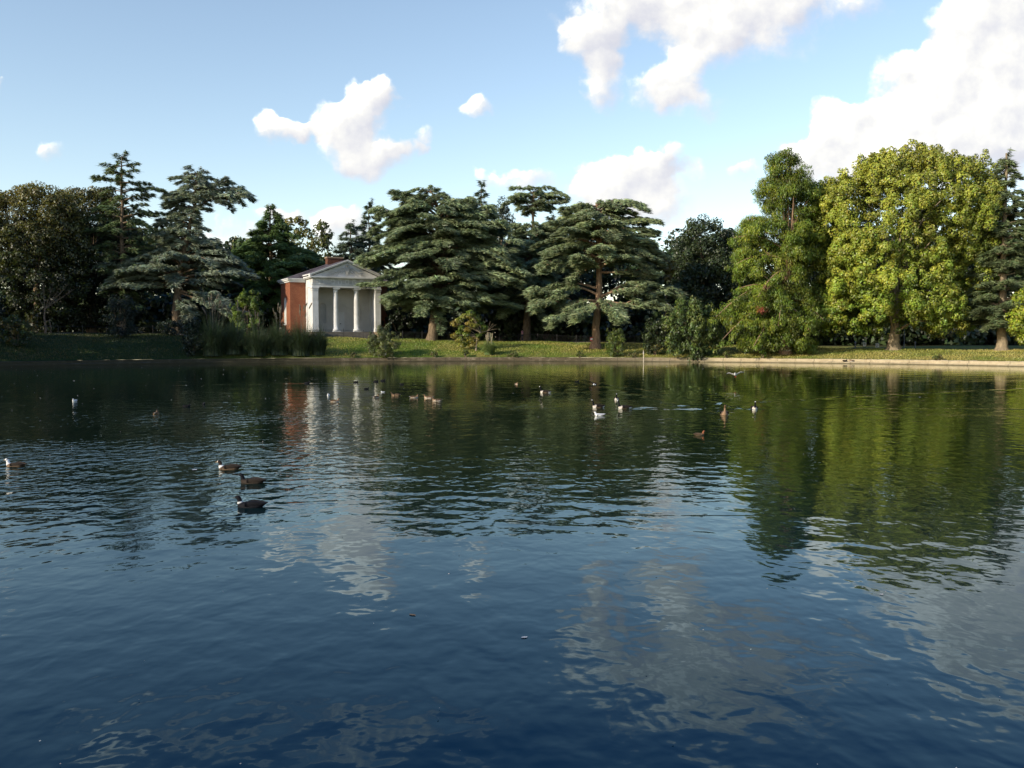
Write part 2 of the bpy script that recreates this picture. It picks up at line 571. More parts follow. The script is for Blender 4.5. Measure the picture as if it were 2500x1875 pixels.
# ------------------------------------------------------------------ birds (positions first: their wakes shape the water)
# px, py of the waterline under the body, heading (deg, 0 = to the right of the picture, 180 = left, 270 = to the camera), kind, size, label, wake strength
BIRDS = [
    (38, 1139, 176, 'duck_pale', .95, 'brown duck with white head and neck, swimming at the far left edge of the pond', .5),
    (560, 1146, 180, 'duck_white_breast', 1.05, 'dark brown duck with white breast spot, leading the two black ducks below it', .5),
    (616, 1180, 178, 'duck_dark', 1.05, 'dark duck with raised head, swimming between the brown duck and the blackest duck', .5),
    (613, 1238, 180, 'duck_black', 1.05, 'black duck with white throat patch, nearest to the viewer of all the birds', .35),
    (182, 980, 270, 'gull', 1.0, 'white gull floating alone on the dark water at left, seen head on', .2),
    (381, 1011, 100, 'duck_brown', 1.0, 'brown duck seen from behind left of the reflected cedar trunk', .5),
    (456, 993, 20, 'coot', 1.0, 'small dark water bird right of the reflected cedar trunk', .2),
    (497, 987, 300, 'coot', .8, 'tiny dark bird floating on black water left of the brick reflection', .2),
    (750, 936, 0, 'coot', 1.15, 'black coot left of the temple reflection, trailing a pale wake', .8),
    (869, 934, 0, 'coot', 1.1, 'black coot sitting on the reflection of the right temple column', .2),
    (895, 950, 15, 'coot', .9, 'small black coot just below the pair of dark coots', .5),
    (918, 932, 0, 'coot', 1.1, 'dark coot, left one of the close pair right of the column reflections', .2),
    (935, 930, 0, 'coot', 1.1, 'dark coot, right one of the close pair right of the column reflections', .2),
    (981, 939, 170, 'coot', .8, 'small dark diving bird swimming alone with a long thin wake', .7),
    (802, 966, 270, 'gull', .9, 'white gull upright on the water between the column reflections', .3),
    (817, 981, 20, 'duck_tan', 1.0, 'dark duck with tan flank below the upright white gull', .7),
    (918, 971, 60, 'duck_tan', 1.0, 'tan duck turned away, first of the row of ducks at pond centre', .5),
    (934, 958, 180, 'gull', .6, 'tiny pale gull behind the row of brown ducks', .2),
    (966, 966, 180, 'duck_brown', 1.05, 'long brown mallard facing left in the row of ducks at pond centre', .6),
    (1011, 971, 20, 'duck_tan', 1.0, 'tan duck with bright flank, alone in the middle of the duck row', .3),
    (1046, 972, 170, 'duck_tan', 1.05, 'tan duck with pale belly, left one of the close pair at the row end', .3),
    (1067, 979, 190, 'duck_tan', 1.05, 'tan duck with raised white tail at the right end of the duck row', .3),
    (1261, 938, 290, 'duck_tan', .9, 'small pale duck near the far bank left of the black necked goose', .4),
    (1331, 959, 176, 'canada_goose', 1.0, 'black necked goose swimming left by itself in profile', .3),
    (1409, 932, 10, 'coot', .9, 'tiny black coot near the reflection of the right cedar trunk', .2),
    (1451, 939, 200, 'coot_white', 1.0, 'black and white diving duck on the reflection of the cedar trunk', .2),
    (1505, 976, 265, 'canada_goose', .85, 'black necked goose facing the viewer behind the pair of geese', .3),
    (1460, 995, 200, 'canada_goose', .95, 'black necked goose with white breast directly above the white gull', .3),
    (1524, 998, 195, 'canada_goose', 1.0, 'dark goose with white breast making the long wake towards the right', 1.8),
    (1462, 1015, 178, 'gull', 1.1, 'bright white gull with pointed tail swimming left in front of the geese', .4),
    (1768, 1013, 262, 'duck_goose', 1.1, 'brown goose swimming towards the viewer between two spreading wakes', 1.8),
    (1841, 999, 265, 'canada_goose', .95, 'black necked goose with white breast facing the viewer, rightmost of the geese', 1.6),
    (1707, 1063, 20, 'duck_red', .75, 'small reddish brown duck resting amid sky glints below the geese', .2),
]
BIRD_AT = [(W(b[0], b[1]), b) for b in BIRDS]

# ------------------------------------------------------------------ water
ys = [1.5]
while ys[-1] < 108.5:
    ys.append(ys[-1] + max(.055, .0048 * ys[-1]))
ys = np.array(ys)
xs = np.arange(-64, 64.01, .16)
GX, GY = np.meshgrid(xs, ys)
Hh = np.zeros_like(GX)
# the pond's low swell: a few crossing wave trains
for lam, az, amp in ((2.6, 78, .0035), (1.9, 105, .0022), (3.7, 60, .004), (1.3, 93, .0010)):
    kx, ky = math.cos(R(az)) * 2 * math.pi / lam, math.sin(R(az)) * 2 * math.pi / lam
    Hh += amp * np.sin(kx * GX + ky * GY + 1.7 * np.sin(.21 * GX + lam) + 1.3 * np.sin(.17 * GY + az))
Hh *= 0.16
for (p, b) in BIRD_AT:
    h = R(b[2]); amp = b[6]
    if amp <= 0: continue
    dx, dy = GX - p[0], GY - p[1]
    fwd = dx * math.cos(h) + dy * math.sin(h)
    lat = -dx * math.sin(h) + dy * math.cos(h)
    s = -fwd                                    # distance behind the bird
    L = 4.0 + 9.0 * amp * (p[1] / 30.0)
    dec = np.where(s > -.15, np.exp(-np.clip(s, 0, None) / L), 0)
    for sg in (-1, 1):
        e = (sg * lat - .10 - s * math.tan(R(15.5)))
        sig = .12 + .0042 * p[1] + .02 * np.clip(s, 0, 12)
        Hh += .017 * amp * dec * (.7 + .5 * np.sin(s * 3.1 + sg)) * np.exp(-(e / sig) ** 2) * np.cos(e / sig * 2.2)
    Hh += .006 * amp * dec * np.exp(-(lat / (.1 + .2 * np.clip(s, 0, 20))) ** 2) * np.sin(s * 14)
# ripple strength over the pond
def vnoise(x, y, s, seed):
    r = np.random.default_rng(seed)
    g = r.random((64, 64))
    xi, yi = x / s + 200, y / s + 200
    i, j = np.floor(xi).astype(int), np.floor(yi).astype(int)
    fx, fy = xi - i, yi - j
    fx, fy = fx * fx * (3 - 2 * fx), fy * fy * (3 - 2 * fy)
    a = g[j % 64, i % 64]; b = g[j % 64, (i + 1) % 64]; c = g[(j + 1) % 64, i % 64]; d = g[(j + 1) % 64, (i + 1) % 64]
    return (a * (1 - fx) + b * fx) * (1 - fy) + (c * (1 - fx) + d * fx) * fy
base = np.interp(GY, [3, 6, 9, 12, 14.5, 18, 24, 30, 38, 46, 60, 110], [.30, .30, .32, .42, .68, .9, .85, .7, .46, .26, .18, .15])
right_ = np.interp(GX / GY, [-.6, -.2, .05, .18, .3, .6], [1.15, 1.0, 1.0, .8, .55, .6])
mod = .45 + 1.1 * vnoise(GX * .45, GY, 5.0, 3) * (.6 + .8 * vnoise(GX * .3, GY, 2.2, 9))
rip = base * np.where(GY > 13, right_, 1.0) * mod
nyv, nxv = GX.shape
V = np.column_stack([GX.ravel(), GY.ravel(), Hh.ravel()])
ii, jj = np.meshgrid(np.arange(nyv - 1), np.arange(nxv - 1), indexing='ij')
Q = np.stack([ii * nxv + jj, ii * nxv + jj + 1, (ii + 1) * nxv + jj + 1, (ii + 1) * nxv + jj], -1).reshape(-1, 4)
wmb = MB().add(V, quads=Q, col=np.repeat(rip.reshape(-1, 1), 3, axis=1))
m, nt, out = mat('pond water')
pos = nt.new('ShaderNodeNewGeometry').outputs['Position']
at = nt.new('ShaderNodeAttribute', attribute_name='tint').outputs['Fac']
pa = nt.vmath('MULTIPLY', pos, (1.12, .86, 1.0))
w1 = nt.noise(pa, 2.5, 2.0, 0.45, .2)
w2 = nt.noise(nt.vmath('MULTIPLY', pos, (1.0, .9, 1.0)), 6.0, 2, 0.5, .2)
w3 = nt.noise(nt.vmath('MULTIPLY', pos, (.7, 1.0, 1.0)), .8, 1, 0.5)
hgt = nt.math('MULTIPLY', w1, .036)
hgt = nt.math('MULTIPLY_ADD', nt.math('MULTIPLY', w2, at), .0095, hgt)
hgt = nt.math('MULTIPLY', hgt, at)
hgt = nt.math('MULTIPLY_ADD', w3, .012, hgt)
bn = nt.new('ShaderNodeBump'); bn.inputs['Distance'].default_value = 1.0; bn.inputs['Strength'].default_value = 1.0
nt.link(hgt, bn.inputs['Height'])
wp = nt.new('ShaderNodeSeparateXYZ'); nt.link(pos, wp.inputs[0])
far_c = nt.mix(nt.rng(wp.outputs[0], -4.0, 14.0), c4(.006, .014, .009), c4(.016, .030, .004))     # turbid green far water; towards the right the trees' reflected green is painted in
deep = nt.mix(nt.rng(wp.outputs[1], 6.5, 19.0, smooth=True), c4(.001, .012, .024), far_c)
fr = nt.new('ShaderNodeFresnel'); fr.inputs['IOR'].default_value = 1.30
nt.link(bn.outputs[0], fr.inputs['Normal'])
dif = nt.new('ShaderNodeBsdfDiffuse'); nt.link(deep, dif.inputs['Color'])
gl = nt.new('ShaderNodeBsdfGlossy'); gl.inputs['Roughness'].default_value = .03
nt.link(nt.mix(nt.rng(fr.outputs[0], .10, .50), c4(.55, .76, .85), c4(.98, 1.0, .95)), gl.inputs['Color'])
nt.link(bn.outputs[0], gl.inputs['Normal'])
mx = nt.new('ShaderNodeMixShader')
nt.link(fr.outputs[0], mx.inputs[0]); nt.link(dif.outputs[0], mx.inputs[1]); nt.link(gl.outputs[0], mx.inputs[2])
nt.link(mx.outputs[0], out.inputs[0])
struct(wmb.build('water', m, smooth=True))

# ------------------------------------------------------------------ vegetation
M_LEAF = leaf_mat('broad leaves', .38, .05, .5)
M_NEEDLE = leaf_mat('conifer needles', .16, .05, .55, own=.9)
M_BLADE = leaf_mat('grass blades', .3, .04, .5)
M_BARK = noisy_mat('bark', (.10, .075, .05), (.26, .19, .125), 6.0, 6, .95, .05, .1, stretch=(1, 1, .3))
M_BARKRED = noisy_mat('red brown bark', (.20, .125, .08), (.42, .28, .18), 6.0, 6, .95, .05, .1, stretch=(1, 1, .3))
M_BARKGREY = noisy_mat('grey bark', (.16, .13, .09), (.34, .27, .18), 4.0, 6, .95, .03, .1, stretch=(1, 1, .4))

def unit(v):
    return v / (np.linalg.norm(v, axis=-1, keepdims=True) + 1e-9)

def rows_to_env(rows, Y):
    z = []; l = []; r = []
    for py, a, b_ in rows:
        z.append(P(a, py, Y)[2]); l.append(P(a, py, Y)[0]); r.append(P(b_, py, Y)[0])
    o = np.argsort(z)
    return np.array(z)[o], np.array(l)[o], np.array(r)[o]

def trunk_path(tr, Y, base):
    pts = [np.array(P(px, py, Y)) for px, py in tr]
    pts[0] = np.array([pts[0][0], Y, base[2] - .15])
    pts = np.array(pts)
    pts[:, 1] = Y
    # resample
    t = np.linspace(0, 1, len(pts)); tt = np.linspace(0, 1, 16)
    out_ = np.column_stack([np.interp(tt, t, pts[:, k]) for k in range(3)])
    out_[1:-1] += rng.normal(0, .05, (14, 3)) * [1, 1, 0]
    return out_

def jitter_col(n, col, var=.25, hue=.12):
    c = np.tile(np.asarray(col, float), (n, 1))
    c *= (1 + var * rng.standard_normal((n, 1))).clip(.35, 1.9)
    c *= 1 + hue * rng.standard_normal((n, 3)) * [1, .5, .8]
    return c.clip(.004, .6)

def plate(mb, wood, p0, p1, width, col, dens=1.0, droop=.5, lift=.35, size=1.0, wood_r=.12, thick=.22, start=.3, tipdroop=.3):
    """one cedar limb: a curved branch that carries a flat shelf of needle sprays"""
    p0 = np.asarray(p0, float); p1 = np.asarray(p1, float)
    dv = p1 - p0
    L = np.linalg.norm(dv[:2]) + 1e-6
    droop = droop * rng.uniform(.2, 1.7); lift = lift * rng.uniform(-.2, 1.9); ph0 = rng.random() * 6.28; wv0 = rng.uniform(.04, .2)
    t = np.linspace(0, 1, 9)
    def curve(t):
        c = p0[None] + dv[None] * t[:, None]
        c[:, 2] += lift * L * .35 * np.sin(t * math.pi) - droop * .12 * L * (t ** 3)
        return c
    pth = curve(t)
    if wood is not None:
        wood.tube(pth, np.linspace(wood_r, wood_r * .25, 9), 6)
    n = int(max(30, L * width * 115 * dens))
    d2 = np.array([dv[0], dv[1]]) / L
    side = np.array([-d2[1], d2[0], 0])
    fwd = np.array([d2[0], d2[1], 0])
    tt = start + (1.03 - start) * rng.random(n) ** .8
    wprof = width * .5 * np.sin(np.clip((tt - start * .8) / (1.05 - start * .8), 0, 1) ** .8 * math.pi * .93 + .12) ** .7
    # sprays sit on side shoots, so they bunch in ribs
    nr = max(5, int(L * 1.5))
    rib = (np.round(tt * nr) + rng.normal(0, .13, n)) / nr
    s = rng.uniform(-1, 1, n)
    c = curve(np.clip(rib, 0, 1.05))
    c += side[None] * (s * wprof)[:, None] + fwd[None] * (np.abs(s) * wprof * .45)[:, None]
    c[:, 2] += rng.normal(0, thick * .5, n) - tipdroop * (s ** 2) * wprof * .5 + .10 * np.sin(rib * 17 + s * 5) + wv0 * np.sin(rib * 5 + ph0 + s * 1.5) - .25 * (rng.random(n) < .12) * rng.random(n)
    yaw = np.sign(s) * rng.uniform(.1, 1.1, n) + rng.normal(0, .35, n)
    ax = fwd[None] * np.cos(yaw)[:, None] + side[None] * np.sin(yaw)[:, None]
    ax[:, 2] = -tipdroop * rng.uniform(-.35, 1.5, n)
    ax = unit(ax)
    up = np.array([0, 0, 1.0])[None] + rng.normal(0, .75, (n, 3)) + SUN[None] * .35
    B = unit(np.cross(ax, up))
    ln = size * rng.uniform(.16, .44, n) * (1 + .5 * (np.abs(s) > .8) + .4 * (tt > .93))
    wd = size * rng.uniform(.03, .065, n)
    shade_ = 1 + .22 * rng.standard_normal()
    cc = jitter_col(n, np.asarray(col) * max(.6, shade_), .22, .08)
    lump = unit(np.array([0, 0, .75])[None] + side[None] * (s * .55)[:, None] + fwd[None] * (.25 + .35 * np.clip(rib, 0, 1))[:, None] + rng.normal(0, .25, (n, 3)))
    mb.cards(c, ax * ln[:, None], B * wd[:, None], cc, lump)

def cedar(name, label, Y, tr, rows, col, spacing=1.0, per=6, limbs=(), r0=.55, bark=None, size=1.0, depth=.8, dens=1.0,
          droop=.5, lift=.35, zmin_py=None, width_k=.42, group=None, cat='tree', jit=.36, thick=.16, tipdroop=.34, skip=None):
    base = on_ground(tr[0][0], Y)
    root = thing(name, label, cat, base, group=group)
    tp = trunk_path(tr, Y, base)
    wood = MB(); fol = MB()
    nT = len(tp)
    rad = r0 * np.linspace(1, .12, nT) ** .9
    rad[0] *= 1.55; rad[1] *= 1.08
    wood.tube(tp, rad, 12, wob=.05)
    z, l, r = rows_to_env(rows, Y)
    ztop = z[-1]
    zz = z[0] + .3
    if zmin_py is not None:
        zz = P(0, zmin_py, Y)[2]
    az0 = rng.random() * 6.28
    while zz < ztop:
        tx = np.interp(zz, tp[:, 2], tp[:, 0]); ty = Y
        lx, rx = np.interp(zz, z, l), np.interp(zz, z, r)
        hw = (rx - lx) / 2
        k = per if hw > 2.5 else max(3, per - 2)
        if skip and P(0, skip[1], Y)[2] < zz < P(0, skip[0], Y)[2]:
            zz += spacing; continue
        for i in range(k):
            a = az0 + 2 * math.pi * i / k + rng.normal(0, .28)
            ca, sa = math.cos(a), math.sin(a)
            ext = (rx - tx) if ca > 0 else (tx - lx)
            ext = max(ext, .25)
            f = rng.uniform(1 - 1.6 * jit, 1 + .25 * jit)
            e = np.array([tx + ca * ext * f, ty + sa * hw * depth * f, zz + rng.normal(0, spacing * .35)])
            Lr = math.hypot(e[0] - tx, e[1] - ty)
            zs_ = zz - Lr * .10
            plate(fol, wood, (tx, ty, zs_), e, max(.7, Lr * width_k), col, dens, droop, lift, size, wood_r=min(.16, .03 + Lr * .017), thick=thick,
                  tipdroop=tipdroop)
        az0 += 1.1
        zz += spacing * rng.uniform(.75, 1.25)
    # leader
    plate(fol, None, (tp[-1][0], Y, tp[-1][2] - .6), (tp[-1][0] + .5, Y, tp[-1][2] + .25), .6, col, 1.5, 0, 0, size, start=0.0)
    for (x0, y0, x1, y1, dep, wd, dn) in limbs:
        a = P(x0, y0, Y); b_ = P(x1, y1, Y + dep); b_[0] = P(x1, y1, Y)[0]; b_[2] = P(x1, y1, Y)[2]
        plate(fol, wood, a, b_, wd, col, dn, droop, lift, size, wood_r=.17, thick=thick * 1.2, tipdroop=tipdroop)
        # side limbs
        for s_ in (.45, .65, .85):
            for g_ in (-1, 1):
                m0 = a + (b_ - a) * s_
                e = m0 + np.array([(b_ - a)[0] * .22, g_ * wd * .8, rng.normal(-.1, .3)])
                plate(fol, wood, m0, e, wd * .55, col, dn, droop, lift, size, wood_r=.06, thick=thick, tipdroop=tipdroop)
    off = -np.array(base, dtype=np.float32)
    for mb_ in (wood, fol):
        mb_.v = [a + off for a in mb_.v]
    wood.build('trunk', bark or M_BARK, root, smooth=True)
    fol.build('crown', M_NEEDLE, root)
    return root

def clump(mb, c, rad, n, col, leaf=.26, flat=.8, up=.3, hang=0.0, narrow=.6, fill=.55, spread=.5, out=None):
    """one twig end: a lump of leaves, denser on its outside"""
    u_ = unit(rng.standard_normal((n, 3)))
    rr = rad * (fill + (1 - fill) * rng.random(n) ** .5)
    p = c[None] + u_ * rr[:, None] * np.array([1, 1, flat])
    if hang:
        p[:, 2] -= hang * rng.random(n) * rad
    nrm = unit(u_ * 1.0 + np.array([0, 0, up]) + rng.normal(0, spread, (n, 3)))
    t_ = rng.standard_normal((n, 3)); t_[:, 2] -= .6 + 2 * hang
    A = unit(t_ - nrm * np.sum(t_ * nrm, 1, keepdims=True))
    B = np.cross(nrm, A)
    s = leaf * rng.uniform(.6, 1.25, n)
    mb.cards(p, A * s[:, None], B * (s * narrow)[:, None], jitter_col(n, col, .16, .10), unit(u_ + np.array([0, 0, .35]) + (0 if out is None else out)))

def broadleaf(name, label, Y, tr, rows, cols, n_cl=420, n_leaf=110, rad=(.7, 1.35), leaf=.24, r0=.55, bark=None, depth=.8, shell=.45,
              extra=(), flat=.8, hang=0.0, narrow=.6, group=None, cat='tree', limbs_n=14, matl=None, fill=.55, up=.3, topcol=None, inner=.6, limb_show=.75, topk=1.2, lobes=0, lobe_r=(1.3, 2.2), lobe_up=1.25, per_lobe=14, boughs=(), dead=()):
    base = on_ground(tr[0][0], Y)
    root = thing(name, label, cat, base, group=group)
    tp = trunk_path(tr, Y, base)
    wood = MB(); fol = MB()
    nT = len(tp)
    rd = r0 * np.linspace(1, .15, nT)
    rd[0] *= 1.4; rd[1] *= 1.08
    wood.tube(tp, rd, 12, wob=.04)
    z, l, r = rows_to_env(rows, Y)
    zs_ = np.linspace(z[0], z[-1], 200)
    wdt = np.interp(zs_, z, r) - np.interp(zs_, z, l)
    pr = wdt ** 1.35; pr /= pr.sum()
    cs = []
    for i in range(n_cl):
        zc = rng.choice(zs_, p=pr) + rng.uniform(-.1, .1)
        lx, rx = np.interp(zc, z, l), np.interp(zc, z, r)
        hw = (rx - lx) / 2; cx = (lx + rx) / 2
        a = rng.random() * 2 * math.pi
        rr = (shell + (1 - shell) * rng.random() ** .55)
        rr = min(1, rr) * rng.uniform(.88, 1.03)
        rc = rng.uniform(*rad)
        e = max(.15, hw - rc * .55)
        ed = max(.15, hw * depth - rc * .4)
        cs.append((np.array([cx + math.cos(a) * rr * e, Y + math.sin(a) * rr * ed, zc - rc * .3]), rc, rr))
    if lobes:
        for i in range(lobes):
            zc = max(rng.choice(zs_, p=pr), z[0] + lobe_r[1] * lobe_up * 1.25)
            lx, rx = np.interp(zc, z, l), np.interp(zc, z, r)
            hw = (rx - lx) / 2; cx = (lx + rx) / 2
            a = rng.random() * 2 * math.pi
            rr = min(1, shell + (1 - shell) * rng.random() ** .45)
            lr = rng.uniform(*lobe_r)
            e = max(.2, hw - lr * .8); ed = max(.2, hw * depth - lr * .6)
            o_ = np.array([math.cos(a) * rr, math.sin(a) * rr, .35])
            lc = np.array([cx + math.cos(a) * rr * e, Y + math.sin(a) * rr * ed, zc - lr * .7])
            for k in range(per_lobe):
                v_ = unit(rng.standard_normal(3) + o_ * .8)
                cs.append((lc + v_ * lr * np.array([.85, .85, lobe_up]) * rng.uniform(.75, 1.08), rng.uniform(*rad), rr * (.75 + .25 * max(0, float(v_ @ o_)))))
        for i in range(int(lobes * 1.3)):
            zc = rng.choice(zs_, p=pr)
            lx, rx = np.interp(zc, z, l), np.interp(zc, z, r)
            cs.append((np.array([(lx + rx) / 2 + (rx - lx) * .42 * rng.uniform(-1, 1), Y + rng.uniform(-.3, .6) * (rx - lx) * .4 * depth, zc - .4]), rng.uniform(*rad) * 1.25, .25))
    for (x0_, y0_, x1_, y1_, dp_, r_) in boughs:
        a_ = P(x0_, y0_, Y); b_ = P(x1_, y1_, Y + dp_)
        pth = [a_ + (b_ - a_) * t_ + np.array([0, 0, np.linalg.norm(b_ - a_) * .12 * math.sin(t_ * math.pi) - .25 * t_ ** 3]) for t_ in np.linspace(0, 1, 7)]
        wood.tube(np.array(pth), np.linspace(.13, .03, 7), 6)
        for t_ in np.linspace(.25, 1, 11):
            q_ = a_ + (b_ - a_) * t_ + np.array([0, 0, np.linalg.norm(b_ - a_) * .12 * math.sin(t_ * math.pi) - .25 * t_ ** 3])
            for k in range(2):
                cs.append((q_ + rng.normal(0, .35, 3) * [1, 1.6, .4] - [0, 0, .15], r_ * (1.15 - .5 * t_) * rng.uniform(.8, 1.2), 1.0))
    for (ex_, ey_, er_) in extra:
        p = P(ex_, ey_, Y)
        for k in range(6):
            cs.append((p + np.array([rng.normal(0, er_ * .35), rng.normal(0, er_), -er_ * .6 - k * er_ * .75]), er_ * (.62 + .2 * k), 1.0))
    zt0, zt1 = z[0], z[-1]
    for (x_, y_, r_, dc) in dead:
        for k in range(4):
            clump(fol, P(x_, y_, Y - 3.4) + rng.normal(0, r_ * .5, 3), r_, 60, dc, leaf, flat, up, hang, narrow * .7, fill)
    for (c, rc, rr) in cs:
        cc = np.asarray(cols[rng.integers(len(cols))], float)
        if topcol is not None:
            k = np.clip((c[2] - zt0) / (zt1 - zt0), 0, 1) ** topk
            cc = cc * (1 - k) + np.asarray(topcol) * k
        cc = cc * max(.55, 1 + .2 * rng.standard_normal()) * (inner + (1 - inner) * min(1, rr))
        o3 = np.array([c[0] - tp[nT // 2][0], c[1] - Y, c[2] - (z[0] * .6 + z[-1] * .4)]); o3 = o3 / (np.linalg.norm(o3) + 1e-6) * .7
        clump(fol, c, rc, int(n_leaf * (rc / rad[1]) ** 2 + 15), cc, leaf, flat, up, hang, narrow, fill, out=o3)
    # limbs reaching into the crown
    for i in range(limbs_n):
        c, rc, rr = cs[rng.integers(len(cs))]
        t0 = rng.uniform(.25, .9)
        s0 = np.array([np.interp(t0, np.linspace(0, 1, nT), tp[:, k]) for k in range(3)])
        if s0[2] > c[2] - .4:
            continue
        e = s0 + (c - s0) * limb_show
        mid = (s0 + e) / 2 + np.array([0, 0, .12 * np.linalg.norm(e - s0)])
        wood.tube(np.array([s0, (s0 + mid) / 2 + [0, 0, .1], mid, (mid + e) / 2, e]), r0 * np.linspace(.24, .05, 5), 6)
    off = -np.array(base, dtype=np.float32)
    for mb_ in (wood, fol):
        mb_.v = [a + off for a in mb_.v]
    wood.build('trunk', bark or M_BARK, root, smooth=True)
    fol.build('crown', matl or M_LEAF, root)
    return root

CEDAR = (.245, .305, .155)
CEDAR_BLUE = (.27, .32, .22)
CEDAR_DK = (.06, .09, .065)
DEOD = (.12, .165, .06)
SPRUCE = (.10, .14, .075)

def build_trees():
    # ---- left
    broadleaf('broad_tree', 'dense dark broadleaf tree with sunlit golden top at the left edge of the picture', 117, [(90, 815), (90, 700), (95, 560)],
              [(452, 55, 110), (465, 5, 165), (490, -60, 205), (540, -100, 225), (620, -120, 235), (700, -110, 225), (760, -80, 190), (800, -30, 150)],
              [(.036, .052, .012), (.042, .056, .014)], 700, 190, (.7, 1.3), .165, topcol=(.22, .195, .04), topk=3.0, depth=.6, group='broadleaf trees of the left bank')  # leaf colours carry the light: sunlit gold above, shade below
    broadleaf('broad_tree', 'dark broadleaf tree directly behind the tall tiered conifer at left', 126, [(225, 815), (225, 700), (225, 580)],
              [(456, 160, 250), (475, 125, 300), (540, 110, 350), (640, 100, 370), (740, 110, 360), (800, 150, 330)],
              [(.03, .045, .012), (.035, .048, .013)], 460, 180, (.7, 1.3), .175, topcol=(.15, .14, .032), topk=3.0, depth=.6, group='broadleaf trees of the left bank')  # same here: sunlit top and shaded lower crown set by leaf colour
    cedar('tall_conifer', 'tall tiered conifer with bare leader and drooping branches above the left trees', 120, [(298, 815), (298, 640), (297, 500), (298, 382)],
          [(378, 285, 312), (392, 246, 335), (412, 250, 350), (432, 240, 375), (446, 205, 392), (472, 235, 392), (505, 228, 402), (545, 200, 402),
           (600, 215, 385), (680, 240, 372), (750, 255, 345)], DEOD, 1.05, 6, r0=.38, droop=1.1, lift=.1, width_k=.26, depth=.9, jit=.3, dens=.75, thick=.16, tipdroop=.45)
    cedar('blue_cedar', 'blue grey cedar with sunlit bare lower trunk and a limb spreading right near its top', 122,
          [(430, 812), (431, 760), (434, 690), (452, 600), (474, 500), (482, 418)],
          [(415, 458, 500), (430, 420, 515), (455, 405, 540), (480, 395, 545), (508, 388, 500), (545, 380, 490), (590, 362, 530), (625, 330, 575), (655, 290, 610), (680, 275, 615), (705, 300, 610)],
          CEDAR_BLUE, .62, 8, r0=.66, depth=.7, dens=1.0, zmin_py=688,
          limbs=[(440, 680, 290, 655, -2, 3.2, 1.2), (440, 690, 300, 700, -3, 3, 1.2), (445, 650, 280, 640, 2, 3, 1.1), (432, 710, 560, 735, -1.5, 2.4, 1.0), (432, 712, 590, 770, -2.5, 3, 1.0),
                 (434, 720, 480, 775, -2.5, 2.6, 1.0), (470, 515, 602, 478, -1, 2.6, .9), (470, 500, 588, 452, 1, 2.2, .9), (474, 470, 555, 438, 0, 2, .9)])
    # ---- behind and beside the temple
    PO = [(.20, .20, .045), (.17, .18, .04)]
    broadleaf('yellow_green_tree', 'yellow green tree peeping out left of the dark conifer behind the temple', 150, [(597, 800), (597, 640)],
              [(550, 585, 600), (575, 565, 625), (620, 560, 640), (700, 565, 640)], PO, 60, 60, (.7, 1.3), .3, r0=.3, group='yellow green trees behind the temple', limbs_n=4)
    broadleaf('yellow_green_tree', 'thin yellow green tree right of the dark pointed conifer behind the temple', 152, [(725, 800), (725, 600)],
              [(528, 705, 738), (550, 685, 762), (590, 690, 780), (650, 690, 790), (720, 700, 790)], PO, 80, 42, (.7, 1.2), .3, r0=.3, group='yellow green trees behind the temple', limbs_n=6)
    broadleaf('yellow_green_tree', 'small leafy tree top against the low white cloud above the temple roof', 152, [(793, 800), (793, 610)],
              [(540, 775, 800), (570, 765, 815), (640, 760, 830), (720, 770, 830)], [(.13, .15, .035)], 60, 42, (.7, 1.2), .3, r0=.28, group='yellow green trees behind the temple', limbs_n=6)
    cedar('dark_conifer', 'dark green pointed conifer with broad skirts behind the left of the temple', 136, [(660, 815), (661, 650), (660, 502)],
          [(500, 652, 668), (522, 638, 685), (550, 622, 712), (585, 595, 745), (610, 575, 775), (640, 572, 800), (690, 560, 820), (740, 575, 810), (790, 590, 790)],
          (.11, .175, .05), .8, 7, r0=.4, droop=.9, lift=.3, width_k=.5, depth=.8, dens=1.1, size=1.15, thick=.3)
    cedar('dark_conifer', 'grey green ragged conifer above the temple chimney', 139, [(858, 815), (857, 650), (855, 545)],
          [(540, 848, 862), (565, 835, 880), (600, 815, 900), (650, 800, 910), (720, 805, 910), (780, 820, 900)],
          (.12, .16, .10), .85, 7, r0=.35, droop=.9, width_k=.46, depth=.8, dens=1.0, size=1.15)
    cedar('dark_conifer', 'spiky topped spruce between the temple roof and the great layered cedar', 142, [(902, 815), (902, 650), (901, 494)],
          [(492, 897, 905), (508, 888, 916), (530, 882, 926), (560, 868, 940), (610, 850, 955), (670, 845, 960), (740, 850, 950)],
          SPRUCE, .75, 6, r0=.33, droop=.9, width_k=.42, depth=.9, dens=1.1, size=1.15)
